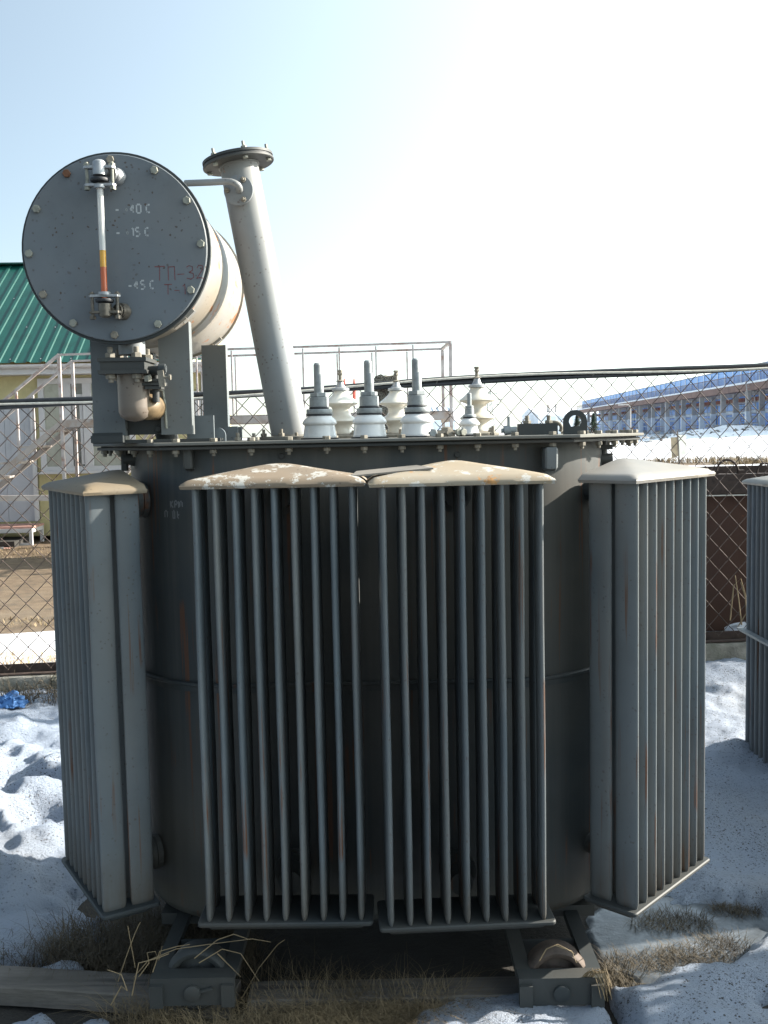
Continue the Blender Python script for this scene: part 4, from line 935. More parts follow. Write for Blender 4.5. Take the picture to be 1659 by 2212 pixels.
# ------------------------------------------------------------ grass
def grass(name,mat,label,spots,n,h,wid=.0022,lean=.6,flat=.0):
    m=MB()
    for (cx,cy,rx,ry,wt) in spots:
        for i in range(int(n*wt)):
            a=random.uniform(0,2*PI); r=math.sqrt(random.random()); x=cx+rx*r*math.cos(a); y=cy+ry*r*math.sin(a)
            z=gh(x,y)-.01; hh=h*random.uniform(.4,1.15); d=random.uniform(0,2*PI); ln=hh*lean*random.uniform(.3,1.6)
            if flat: ln=hh*random.uniform(.8,1.4)*flat
            dx,dy=math.cos(d)*ln,math.sin(d)*ln; wx,wy=-math.sin(d)*wid,math.cos(d)*wid
            up=hh*(1-.45*flat)
            p=[(x,y,z),(x+dx*.25,y+dy*.25,z+up*.5),(x+dx*.6,y+dy*.6,z+up*.86),(x+dx,y+dy,z+up*random.uniform(.55,1.0))]
            vs=[]
            for k,q in enumerate(p):
                s=1-k*.28; vs+=[(q[0]-wx*s,q[1]-wy*s,q[2]),(q[0]+wx*s,q[1]+wy*s,q[2])]
            m.add(vs,[(0,1,3,2),(2,3,5,4),(4,5,7,6)])
    me=bpy.data.meshes.new(name); me.from_pydata(m.v,[],m.f); me.materials.append(mat)
    return tag(link(name,me,(0,0,0)),label,'grass',kind='stuff')
grass('dry_grass',M_['straw_dk'],'matted dark dry grass between the left radiator and the timber beam',[(-.80,2.98,.26,.20,1.6),(-.60,2.90,.2,.14,1.0),(-1.0,2.88,.22,.07,.5)],1300,.11,.0013,1.1)
grass('dry_grass',M_['straw'],'tangled straw in front of the left wheel and the middle beam',[(-.02,2.56,.22,.05,1.5),(-.22,2.58,.14,.06,.9),(-.45,2.49,.12,.03,.3),(-.66,2.58,.12,.04,.4),(-.25,2.50,.25,.05,.8),(.05,2.62,.12,.03,.5)],950,.10,.0010,1.5)
grass('dry_grass',M_['straw_dk'],'dark grass stubble under the middle of the transformer front',[(-.1,2.60,.35,.12,1.0),(-.3,2.75,.2,.1,.5),(.62,2.72,.07,.06,.4)],700,.08,.0012,1.1)
grass('dry_grass',M_['straw_dk'],'flattened brown grass tussocks on the ice right of the right wheel',[(.80,2.84,.20,.05,1.4),(.95,2.90,.16,.05,1.1),(.90,3.09,.13,.07,1.0),(1.14,3.17,.09,.04,.7),(1.02,2.96,.08,.05,.4)],900,.065,.0012,1.2,.8)
grass('dry_grass',M_['straw_gold'],'golden dry grass behind the fence at left',[(-2.35,6.1,.9,.22,1.5),(-1.6,6.1,.5,.2,.7)],1000,.085,.002,.7)
grass('dry_grass',M_['straw_dk'],'dead weeds and twigs along the foot of the plinth at left',[(-1.75,5.12,.35,.09,1.2),(-1.2,5.2,.3,.08,.4)],420,.17,.0018,1.0)
grass('dry_grass',M_['straw'],'pale weeds in the bright snow field',[(11.0,36,3.5,1.0,1.5),(12.6,34,1.5,.8,.7),(9.0,35,1.2,.8,.4)],900,.26,.010,.6)
grass('dry_grass',M_['straw'],'pale straw litter on the soil before the house',[(-5.2,15.0,1.6,.7,1),(-4.6,9.2,2.2,.25,.8)],700,.06,.006,1.3)
def stalks(name,label,cat,lines,r=.0016,mat='straw'):
    m=MB()
    for L in lines:
        L=[Vector(q) for q in L]; m.tube(L,[r*(1-.5*i/len(L)) for i in range(len(L))],5)
    return tag(put(m,name,M_[mat],smooth=80),label,cat)
def curve(pts,y): return [at(u,v,y+dy) for u,v,dy in pts]
stalks('grass_stalk','long bent straw stalk arching over the left wheel','grass stalk',[curve([(290,2110,0),(320,2075,0),(380,2050,-.02),(450,2040,-.03),(545,2028,-.03),(585,2035,-.03)],2.56),curve([(255,2120,0),(275,2060,0),(292,2015,0),(303,1992,0)],2.6),curve([(292,2090,.0),(285,2050,0),(276,2000,0)],2.6)])
stalks('grass_stalk','kinked dry leaves leaning left of the left wheel','grass stalk',[curve([(300,2110,0),(322,2080,0),(318,2058,0),(335,2055,0),(343,2075,0),(350,2045,0)],2.58),curve([(330,2100,0),(345,2055,0),(380,2045,0),(410,2040,0)],2.57),curve([(240,2170,0),(262,2130,0),(275,2140,0),(262,2105,0),(232,2095,0)],2.5),curve([(285,2150,0),(300,2080,0),(340,2070,0),(365,2060,0)],2.52)],.0018)
stalks('grass_stalk','seed headed stalks arching right from the left wheel','grass stalk',[curve([(420,2070,0),(470,2030,0),(505,2018,0),(540,2030,0)],2.54),curve([(430,2080,0),(480,2050,0),(520,2060,0),(560,2120,0)],2.54),curve([(470,2060,0),(500,2090,0),(520,2110,0)],2.54),curve([(520,2160,0),(560,2090,0),(600,2040,0),(615,2030,0)],2.6)])
stalks('grass_stalk','curled straw over the right wheel','grass stalk',[curve([(1165,2075,0),(1180,2050,0),(1205,2040,0),(1225,2050,0),(1240,2060,0)],2.54),curve([(1200,2042,0),(1235,2055,0),(1245,2080,0),(1260,2070,0)],2.54)])
tl=[]
for i in range(26):
    s=random.uniform(-1,1); tl.append(curve([(1262+s*10,2120,0),(1275+s*12,2098+abs(s)*6,-.01),(1295+s*16,2095+random.uniform(-4,10),-.03),(1308+s*14,2125+random.uniform(-5,40),-.04)],2.56))
stalks('grass_tuft','pale tuft of straw hanging over the right end of the right wheel frame','grass tuft',tl,.0013)
stalks('weed_stem','tall dry weed before the rusty bin','weed',[curve([(1577,1340,0),(1585,1265,0),(1600,1250,0),(1612,1290,0)],5.5),curve([(1602,1350,0),(1595,1290,0),(1588,1243,0)],5.5),curve([(1614,1345,0),(1610,1290,0),(1600,1258,0)],5.5),curve([(1595,1352,0),(1612,1325,0),(1622,1335,0)],5.5)],.004,'straw')
tw=[]
for i in range(34):
    u=random.uniform(50,118); v=random.uniform(1470,1515); a=random.uniform(-1.5,1.5); L=random.uniform(10,34)
    tw.append(curve([(u,v,0),(u+L*.5*math.cos(a),v-L*.3*math.sin(a)-4,-.02),(u+L*math.cos(a),v-L*.6*math.sin(a),0)],5.02))
stalks('twig_heap','tangle of thin twigs against the plinth beside the left radiator','twigs',tw,.0022,'straw_dk')
# ice lump in front of the bin
def lump(name,label,cat,c,s,mat,seed,sub=3,amp=.35,flat=.6):
    bm=bmesh.new(); bmesh.ops.create_icosphere(bm,subdivisions=sub,radius=1)
    for v in bm.verts:
        q=v.co; n=float(fbm(np.array([q.x*1.6+seed]),np.array([q.y*1.6+q.z*2.1]),4,seed)[0]); v.co=q*(1+amp*n); v.co.z*=flat; v.co.x*=s[0];v.co.y*=s[1];v.co.z*=s[2]
    for f in bm.faces: f.smooth=True
    me=bpy.data.meshes.new(name); bm.to_mesh(me); bm.free(); me.materials.append(mat); return tag(link(name,me,c),label,cat)
c=at(1640,1350,5.78); lump('snow_lump','lump of white snow between the fence and the bin','snow',(c.x-.03,5.84,.39),(.14,.07,.09),M_['snow_far'],5)
# blue rag
c=at(16,1512,5.0); bm=bmesh.new(); bmesh.ops.create_grid(bm,x_segments=40,y_segments=30,size=1)
for v in bm.verts:
    x,y=v.co.x,v.co.y; n=float(fbm(np.array([x*1.7+3]),np.array([y*1.7]),4,9)[0]); n2=float(fbm(np.array([x*5]),np.array([y*5]),3,10)[0])
    rr_=1-min(1,(x*x+y*y*1.2)); v.co=Vector((x*.085*(1+.3*n2)+.03*n,y*.055*(1+.4*n)+.02*n2,.002+.05*max(0,rr_)**.6*(1+1.2*n)+.022*abs(n2)))
for f in bm.faces: f.smooth=True
me=bpy.data.meshes.new('blue_rag'); bm.to_mesh(me); bm.free(); me.materials.append(M_['bluecloth']); zz0=gh(c.x,4.98)+.115
ob=tag(link('blue_rag',me,(c.x,5.0,c.z-.03)),'crumpled bright blue cloth lying on the snow by the plinth','cloth')
md=ob.modifiers.new('solid','SOLIDIFY'); md.thickness=.003
# ------------------------------------------------------------ house
HA=Vector((-9.6,16.6,0)); HB=at(437,900,16.9); HB.z=0; hd_=(HB-HA).normalized(); hn=Vector((hd_.y,-hd_.x,0))   # hn points to the camera
Lh=(HB-HA).length
def hp(s,z,off=0): return HA+hd_*s+hn*off+Vector((0,0,z))
def s_of(u,v=900):   # wall coordinate under a sight line
    a=at(u,v,1.0); dx,dy=a.x,1.0
    den=dx*hd_.y-dy*hd_.x; return (HA.x*dy-HA.y*dx)/den*1.0 if False else ((HA.y*dx-HA.x*dy)/( hd_.x*dy-hd_.y*dx))
def zy(u,v):
    s=s_of(u,v); p=hp(s,0); return at(u,v,p.y).z
ztE=zy(100,800); zbase=-.12; zwin0=zy(100,1020); zwin1=zy(100,818)
house=thing('house',(HA.x+Lh*hd_.x/2,HA.y+Lh*hd_.y/2+2,-.1),'yellow sided house with green ribbed metal roof at left behind the fence','house')
ze=zy(60,792); zf=zy(60,812)
Ma=Matrix(((hd_.x,hn.x,0,HA.x),(hd_.y,hn.y,0,HA.y),(0,0,1,0),(0,0,0,1)))   # local (s, off, z)
def hbox(m,s0,s1,o0,o1,z0,z1): m.box((s0,o0,z0),(s1,o1,z1),Ma); return m
m=MB(); hbox(m,0,Lh,-4.6,-.031,zbase+.1,zf); put(m,'wall',M_['siding'],house,0)
sw0,sw1=s_of(86,920),s_of(292,920); sd0,sd1=s_of(-52,1000),s_of(80,1000); sr0,sr1=s_of(410,850),s_of(433,850)
zd1=zy(50,872); zd0=zy(50,1126); 
def free(s,z): return True
# siding planks, interrupted by window and door
mA,_=MB().box((-.036,-.010,-.5),(.036,.010,.5)).box((-.038,-.012,-.5),(-.030,.002,.5)).mesh('siding_plank',M_['siding'],0,False)
s=.04
rotH=(0,0,math.atan2(hd_.y,hd_.x))
while s<Lh:
    segs=[(zbase+.12,zf)]
    for a,b,z0,z1 in ((sw0,sw1,zwin0,zwin1),(sd0,sd1,zd0,zd1),(sr0,sr1+.2,zwin0,zy(420,840))):
        if a-.01<s<b+.01:
            ns=[]
            for q in segs:
                if q[0]<z0: ns.append((q[0],min(q[1],z0)))
                if q[1]>z1: ns.append((max(q[0],z1),q[1]))
            segs=ns
    for z0,z1 in segs:
        if z1-z0>.05:
            p=hp(s,(z0+z1)/2,-.018); link('siding_plank',mA,p,house,rotH,(1,1,(z1-z0)))
    s+=.0745
m=MB(); hbox(m,Lh-.0,Lh+.06,-.10,.02,zbase+.1,zf); put(m,'corner_trim',M_['white'],house,0)
m=MB(); hbox(m,-.5,Lh+.15,.0,.36,zf,zf+.02); hbox(m,-.5,Lh+.15,.3605,.38,zf-.0,ze-.03); put(m,'soffit',M_['white'],house,0)
# gutter
m=MB(); g=[]; 
for k in range(9): a=PI+PI*k/8; g.append((.45+.062*math.cos(a),ze-.0+.062*math.sin(a)))
g+= [(.45+.056,ze),(.45-.056,ze)][:0]
vs=[];fs=[]
for s in (-.5,Lh+.15):
    for a,b in g: vs.append(Ma@Vector((s,a,b)))
    for a,b in g[::-1]: vs.append(Ma@Vector((s,.45+(a-.45)*.9,ze+(b-ze)*.9)))
n=len(g)*2
for i in range(n): fs.append((i,(i+1)%n,n+(i+1)%n,n+i))
m.add(vs,fs); gt=put(m,'gutter',M_['white'],house,40)
s=.3
while s<Lh+.3:
    m=MB(); vs=[]
    for dz in (0,):
        for a in np.linspace(PI,2*PI,9): 
            for q in (s-.015,s+.015): vs.append(Ma@Vector((q,.45+.067*math.cos(a),ze+.067*math.sin(a))))
    fs=[(2*i,2*i+1,2*i+3,2*i+2) for i in range(8)]; m.add(vs,fs); hbox(m,s-.012,s+.012,.381,.40,ze-.09,ze-.02); put(m,'gutter_bracket',M_['white'],gt,0); s+=.98
# roof: ribbed sheets
rise=at(0,577,19.75).z-ze-.02; run=3.3; sl=math.hypot(run,rise); th_=math.atan2(rise,run)
zr0=ze+.03
prof=[]; pw=.245
for a,b in ((0,0),(.10,0),(.113,.020),(.165,.020),(.178,0),(.245,0)): prof.append((a,b))
mm=MB(); vs=[]
for t_ in (0,sl):
    for (a,b) in prof: vs.append((a-pw/2,t_,b))
    for (a,b) in prof: vs.append((a-pw/2,t_,b-.004))
n=len(prof); fs=[]
for i in range(n-1): fs.append((i,i+1,2*n+i+1,2*n+i)); fs.append((n+i+1,n+i,3*n+i,3*n+i+1))
fs.append(tuple(range(n))+tuple(range(2*n-1,n-1,-1)))
mm.add(vs,fs); rme,_=mm.mesh('roof_sheet',M_['greenroof'],0,False)
rt=MB(); hbox(rt,-.5,Lh+.1,-2.9,.40,zr0-.035,zr0-.031)
roof=put(rt,'roof',M_['white'],house,0)
s=-.45
Mr=Matrix.Rotation(math.atan2(hd_.y,hd_.x),4,'Z')@Matrix.Rotation(th_,4,'X')
while s<Lh-.1:
    link('roof_sheet',rme,hp(s+pw/2,zr0,.47),roof,Mr.to_euler()); s+=pw
m=MB(); p0=hp(-.45,zr0+rise,.47-run); p1=hp(Lh+.1,zr0+rise,.47-run); m.beam(p0,p1,.30,.03); put(m,'ridge_cap',M_['greenroof'],roof,0)
# back slope and gable
m=MB(); a=hp(-.4,zr0-.02,.40); b=hp(-.4,zr0+rise-.02,.47-run); c=hp(-.4,zr0-.02,.5-1.7*run); a2,b2,c2=[q+hd_*(Lh+.30) for q in (a,b,c)]
m.add([a,b,c,a2,b2,c2],[(0,1,2),(5,4,3),(1,4,5,2)]); put(m,'gable',M_['siding'],house,0)
# screws on the roof
sm=MB(); sm.lathe([(.011,0),(.008,.008),(.001,.010)],6); sme,_=sm.mesh('roof_screw',M_['white'],40,False)
upd=hn*(-math.cos(th_))+Vector((0,0,math.sin(th_))); nrm_=(hd_.cross(upd)).normalized()
nrm_=nrm_ if nrm_.z>0 else -nrm_
for i in range(int(Lh/.49)):
    for t_ in (.12,1.25,2.4):
        for dd in (0,.05):
            base=hp(-.45+pw*2*i+.07+dd*1.3,zr0,.47)+upd*(t_+random.uniform(-.01,.01)); link('roof_screw',sme,base+nrm_*.001,roof,Mr.to_euler())
# big window
def window(s0,s1,z0,z1,mull,off=.0):
    m=MB(); fr=.09
    hbox(m,s0,s1,-.02,.035,z1-fr,z1); hbox(m,s0,s1,-.02,.035,z0,z0+fr); hbox(m,s0,s0+fr,-.02,.035,z0+fr+.0005,z1-fr-.0005); hbox(m,s1-fr,s1,-.02,.035,z0+fr+.0005,z1-fr-.0005)
    wn=put(m,'window',M_['winwhite'],house,0)
    xs_=[s0+fr]+mull+[s1-fr]
    for i,q in enumerate(mull): m=MB(); hbox(m,q-.07,q+.07,-.015,.04,z0+fr+.001,z1-fr-.001); put(m,'mullion',M_['winwhite'],wn,0)
    for i in range(len(xs_)-1):
        m=MB(); hbox(m,xs_[i]+.001,xs_[i+1]-.001,-.014,-.006,z0+fr+.001,z1-fr-.001); put(m,'pane',M_['lace'] if i%2==0 else M_['pane'],wn,0)
    m=MB(); hbox(m,s0-.04,s1+.04,.0355,.12,z0-.03,z0+.005); put(m,'window_sill',M_['white'],wn,0)
    return wn
wn=window(sw0,sw1,zwin0,zwin1,[s_of(146,900),s_of(190,900)])
# inner casement seen in the middle light
a,b=s_of(150,900)+.07,s_of(186,900)-.05
m=MB(); z0=zwin0+.12; z1=zy(160,852)
for q in ((a,a+.05,z0,z1),(b-.05,b,z0,z1)): hbox(m,q[0],q[1],-.005,.02,q[2],q[3])
hbox(m,a+.051,b-.051,-.005,.02,z1-.05,z1); put(m,'casement',M_['winwhite'],wn,0)
window(sr0-.02,sr1,zwin0,zy(420,845),[])
# door
m=MB(); fr=.07; hbox(m,sd0,sd1,-.02,.04,zd1-fr,zd1); hbox(m,sd1-fr,sd1,-.02,.04,zd0,zd1-fr-.0005); hbox(m,sd0,sd0+fr,-.02,.04,zd0,zd1-fr-.0005); dfm=put(m,'door',M_['winwhite'],house,0)
mid=(sd0+sd1)/2
for k,(a,b) in enumerate(((sd0+fr+.002,mid-.003),(mid+.003,sd1-fr-.002))):
    m=MB(); hbox(m,a,b,-.02,.015,zd0,zd1-fr-.004); put(m,'door_leaf',M_['doorw'],dfm,0)
    for z0,z1 in ((zd0+.15,zd0+.62),(zd0+.78,zd1-.25)):
        m=MB(); w2=.012
        for q in ((a+.09,b-.09,z0,z0+w2),(a+.09,b-.09,z1-w2,z1),(a+.09,a+.09+w2,z0+w2,z1-w2),(b-.09-w2,b-.09,z0+w2,z1-w2)): hbox(m,q[0],q[1],.0152,.021,q[2],q[3])
        put(m,'panel_moulding',M_['doorw'],dfm,0)
m=MB(); q=mid+.07; hbox(m,q,q+.05,.0152,.05,zd0+.95,zd0+.98); put(m,'door_handle',M_['zinc'],dfm,0)
# porch steps: white steel frame with pinkish boards
st=thing('porch_steps',(hp(sd1-.6,0,.6).x,hp(sd1-.6,0,.6).y,zbase),'two low white framed porch steps with red edged boards at the house door','steps')
se=s_of(97,1135)
for k,(o0,o1,zt_) in enumerate(((.06,.72,zd0-.03),(.721,1.25,zd0-.33))):
    e=se-.0 if k==0 else se-.25
    m=MB(); 
    for q in (o0+.02,o1-.05): hbox(m,e-3.0,e,q,q+.05,zt_-.10,zt_-.035)
    hbox(m,e-.05,e,o0+.071,o1-.051,zt_-.10,zt_-.036)
    for q in (o0+.02,o1-.05):
        for s_ in (e-.05,e-1.5): hbox(m,s_,s_+.05,q,q+.05,zbase-.05,zt_-.1005)
    hbox(m,e-3.0,e-.051,o1-.05,o1,zbase+.0,zbase+.06)
    put(m,'step_frame',M_['white'],st,0)
    nb=4
    for i in range(nb):
        w__=(o1-o0-.04)/nb; m=MB(); hbox(m,e-3.0,e+.01,o0+.02+i*w__,o0+.02+(i+1)*w__-.012,zt_-.0345,zt_); put(m,'step_board',simple('step_board_paint',(.42,.24,.20),.7) if i==0 and k==0 else bpy.data.materials['step_board_paint'],st,0)
m=MB(); hbox(m,se-2.6,se-.2,.2,1.0,zbase+.0,zbase+.12); put(m,'plank_stack',M_['dark'],st,0)
# ------------------------------------------------------------ stair and raised walkway
def W(u,v,y): return at(u,v,y)
sw=thing('steel_walkway',(-2.0,15.0,-.1),'raised steel walkway with railings and a stair in front of the house','walkway')
yN0,yN1=14.6,13.8; yF0,yF1=15.8,14.9
A=at(127,767.5,yN0); B=at(972.5,738,yN1); C=at(156,781.5,yF0); D=at(955.5,753,yF1)
zr=(A.z+B.z)/2; zr=2.83; zdk=1.90
for q in (A,B,C,D): q.z=zr
def lp(P,Q,t): return P+(Q-P)*t
def down(P,z): return Vector((P.x,P.y,z))
for P,Q,lab in ((A,B,'near'),(C,D,'far')):
    m=MB(); m.beam(P,Q,.03,.03); 
    put(m,'top_rail',M_['railing'],sw,0)
    m=MB(); m.beam(down(P,zdk-.07),down(Q,zdk-.07),.07,.10); put(m,'deck_beam',M_['stairsteel'],sw,0)
    n=11
    for i in range(n+1):
        p=lp(P,Q,i/n); m=MB(); big=i in (0,n); w2=.045 if big else .022; zb=gh(p.x,p.y)-.1 if (big or i in (4,8)) else zdk; 
        m.box((p.x-w2/2,p.y-w2/2,zb),(p.x+w2/2,p.y+w2/2,zr-.023)); put(m,'post',M_['railing'],sw,0)
m=MB(); m.beam(B,D,.04,.04); m.beam(down(B,2.32),down(D,2.32),.035,.035); m.beam(down(B,zdk-.09),down(D,zdk-.09),.07,.14); put(m,'end_rail',M_['railing'],sw,0)
n=26
for i in range(n):
    a0,a1=lp(A,B,i/n),lp(A,B,(i+.97)/n); c0,c1=lp(C,D,i/n),lp(C,D,(i+.97)/n); vs=[down(q,z) for z in (zdk-.018,zdk-.004) for q in (a0,a1,c1,c0)]
    m=MB(); m.add(vs,[(3,2,1,0),(4,5,6,7),(0,1,5,4),(1,2,6,5),(2,3,7,6),(3,0,4,7)]); put(m,'deck_plate',M_['stairsteel'],sw,0)
for P,y_,uu in ((at(560,895,14.2),14.2,0),(B,yN1,0)):
    pass
c=lp(A,B,.395); 
for s in (-1,1):
    m=MB(); m.beam((c.x+s*.02,c.y,zdk-.18),(c.x+s*.62,c.y,zdk-.95),.05,.05); put(m,'knee_brace',M_['stairsteel'],sw,0)
m=MB(); m.box((c.x-.03,c.y-.03,gh(c.x,c.y)-.1),(c.x+.03,c.y+.03,zdk-.165)); put(m,'support_post',M_['stairsteel'],sw,0)
for off,y_ in ((0,yN0),(.06,yF0)):
    p=at(128 if off==0 else 156,1050,y_); m=MB(); m.beam((p.x+.25+1.1,y_,zdk-.2),(p.x+.1,y_,-.05),.04,.04); put(m,'diagonal_brace',M_['stairsteel'],sw,0)
# stair flight: from the deck end down to the left
slope=.76
zt0=zdk-.06
for P,y_ in ((A,yN0),(C,yF0)):
    e=Vector((P.x-2.62,P.y+.15,zt0-2.62*slope)); m=MB(); m.beam(Vector((P.x,P.y,zt0)),e,.05,.085); put(m,'stringer',M_['stairsteel'],sw,0)
    m=MB(); m.beam(Vector((P.x,P.y,zr)),Vector((P.x-2.7,P.y+.15,zr-2.7*slope)),.04,.04); put(m,'hand_rail',M_['railing'],sw,0)
    for dx in (.66,1.42,2.2):
        q=Vector((P.x-dx,P.y+.15*dx/2.62,0)); m=MB(); m.box((q.x-.018,q.y-.018,zt0-dx*slope),(q.x+.018,q.y+.018,zr-dx*slope-.02)); put(m,'post',M_['railing'],sw,0)
for i in range(1,9):
    dx=i*.305-.1; m=MB(); a=Vector((A.x-dx,A.y+.03,zt0+.05-dx*slope)); c_=Vector((C.x-dx,C.y-.03,zt0+.05-dx*slope)); m.beam(a,c_,.27,.03); put(m,'tread',M_['stairsteel'],sw,0)
# long low steel bar in front of the steps
m=MB(); a=at(-60,1077,12.6); b=at(128,1076,12.6); m.beam(a,b+Vector((.4,0,0)),.05,.07); 
for q in (a+Vector((.1,0,0)),b): m.box((q.x-.03,12.57,-.2),(q.x+.03,12.63,a.z-.0355))
tag(put(m,'steel_barrier',M_['stairsteel'],smooth=0),'low horizontal steel barrier bar in front of the house door','barrier')
# ------------------------------------------------------------ red marker posts
for i,u in enumerate((744,765)):
    y=24; a=at(u,819,y); b=at(u+2,862,y); m=MB(); m.cyl((a.x,y,-.2),(a.x,y,b.z),.035,n=10); mk=thing('marker_post',(a.x,y,-.2),('left' if i==0 else 'right')+' one of two thin red tipped poles behind the bushings','pole','red tipped poles behind the walkway'); put(m,'shaft',M_['white'],mk)
    m=MB(); m.cyl((a.x,y,b.z+.002),(a.x,y,a.z-.12),.045,n=10); m.cyl((a.x,y,a.z-.12),(a.x,y,a.z),.03,.02,n=10); put(m,'red_tip',M_['redpaint'],mk)
# ------------------------------------------------------------ shed, pylon, far pale building, mast
def bld(name,label,cat,u0,u1,vt,vb,y,dep,mats,ribs=0,roofh=0):
    a=at(u0,vb,y);b=at(u1,vt,y); g=thing(name,((a.x+b.x)/2,y,min(a.z,0)),label,cat)
    m=MB(); m.box((a.x,y,-.3),(b.x,y+dep,b.z)); put(m,'wall',mats[0],g,0)
    m=MB(); vs=[(a.x-.2,y-.3,b.z+.01),(b.x+.2,y-.3,b.z+.01),(b.x+.2,y+dep/2,b.z+roofh),(a.x-.2,y+dep/2,b.z+roofh),(a.x-.2,y+dep,b.z+.01),(b.x+.2,y+dep,b.z+.01)]
    m.add(vs,[(0,1,2,3),(3,2,5,4),(0,3,4),(1,5,2),(0,4,5,1)]); rf=put(m,'roof',mats[1],g,0)
    return g,a,b,rf
g,a,b,rf=bld('storage_shed','small pale blue shed with ribbed white roof seen through the walkway legs','shed',905,983,901,960,52,7,(M_['shedwall'],M_['palewall']),roofh=.62)
x=a.x
while x<b.x: m=MB(); m.beam((x,51.7,b.z+.03),(x,55.5,b.z+.64),.05,.05); put(m,'roof_rib',M_['shedwall'],rf,0); x+=.3
m=MB(); m.box((a.x-.2,51.66,b.z-.16),(b.x+.2,51.699,b.z+.02)); put(m,'fascia',M_['stwhite'],g,0)
g,a,b,rf=bld('pale_building','long pale building in the white distance left of the station','building',1163,1300,893,950,250,30,(M_['palewall'],M_['palewall']),roofh=2.0)
for u in (1189,1206): c=at(u,886,252); m=MB(); m.cyl((c.x,255,b.z),(c.x,255,b.z+2.6),.5,.35,n=8); put(m,'roof_vent',M_['stbeige'],g,0)
for k in range(9):
    m=MB(); x=a.x+1.5+k*1.75; m.box((x,249.9,b.z-1.6),(x+1.1,249.99,b.z-.6)); put(m,'window',M_['shedwall'],g,0)
# lattice pylon
y=330; c=at(1059,925,y); top=at(1056,846,y).z; py=thing('power_pylon',(c.x,y,0),'faint lattice power pylon in the white distance beside the right tall bushing','pylon')
m=MB(); H_=top
for s in ((-1,-1),(1,-1),(1,1),(-1,1)): m.cyl((c.x+s[0]*1.8,y+s[1]*1.8,0),(c.x+s[0]*.35,y+s[1]*.35,H_),.13,.08,n=4)
for k in range(8):
    z0=H_*k/8;z1=H_*(k+1)/8; w0=1.8-1.45*k/8; w1=1.8-1.45*(k+1)/8
    m.cyl((c.x-w0,y-w0,z0),(c.x+w1,y-w1,z1),.06,n=3); m.cyl((c.x+w0,y-w0,z0),(c.x-w1,y-w1,z1),.06,n=3); m.cyl((c.x-w0,y+w0,z0),(c.x+w1,y+w1,z1),.06,n=3)
put(m,'lattice_tower',M_['zinc'],py,0)
for z_,L in ((H_*.95,2.6),(H_*.82,4.2),(H_*.70,3.2)): m=MB(); m.cyl((c.x-L,y,z_),(c.x+L,y,z_),.10,n=4); m.cyl((c.x-L,y,z_),(c.x,y,z_+.9),.06,n=3);m.cyl((c.x+L,y,z_),(c.x,y,z_+.9),.06,n=3); put(m,'cross_arm',M_['zinc'],py,0)
# ------------------------------------------------------------ station building
P0=Vector((36.9,100,0)); dS=Vector((6.5,117,0)).normalized(); nS=Vector((-dS.y,dS.x,0))   # towards the viewer's side
Ms=Matrix(((dS.x,nS.x,0,P0.x),(dS.y,nS.y,0,P0.y),(0,0,1,0),(0,0,0,1)))
stn=thing('station_building',(P0.x,P0.y,0),'long blue glazed building with a balcony on paired columns far off at right','building')
S0,S1=-24,117
def sb(m,s0,s1,o0,o1,z0,z1): m.box((s0,o0,z0),(s1,o1,z1),Ms); return m
put(sb(MB(),S0,S1,-14,-.0,5.9,7.6),'glazed_upper_wall',M_['bglass'],stn,0)
mul=MB(); s=S0+1
mme,_=MB().box((-.09,-.04,-.8),(.09,.04,.8)).mesh('mullion',M_['stwhite'],0,False); rs=(0,0,math.atan2(dS.y,dS.x))
while s<S1: link('mullion',mme,Ms@Vector((s,.045,6.75)),stn,rs); s+=2.9
put(sb(MB(),S0,S1,-14.1,.12,7.602,7.68),'roof',M_['stbeige'],stn,0)
put(sb(MB(),S0-2,S1,-.0,1.3,5.70,5.88),'balcony_deck',M_['stwhite'],stn,0)
put(sb(MB(),S0-2,S1,.2,1.25,5.02,5.699),'fascia_beam',M_['stbrown'],stn,0)
rl_=MB(); sb(rl_,S0,S1,1.22,1.27,6.62,6.68); s=S0
while s<S1: sb(rl_,s,s+.06,1.23,1.26,5.881,6.619); s+=.42
o=put(rl_,'balcony_railing',M_['stbrown'],stn,0); o['kind']='stuff'
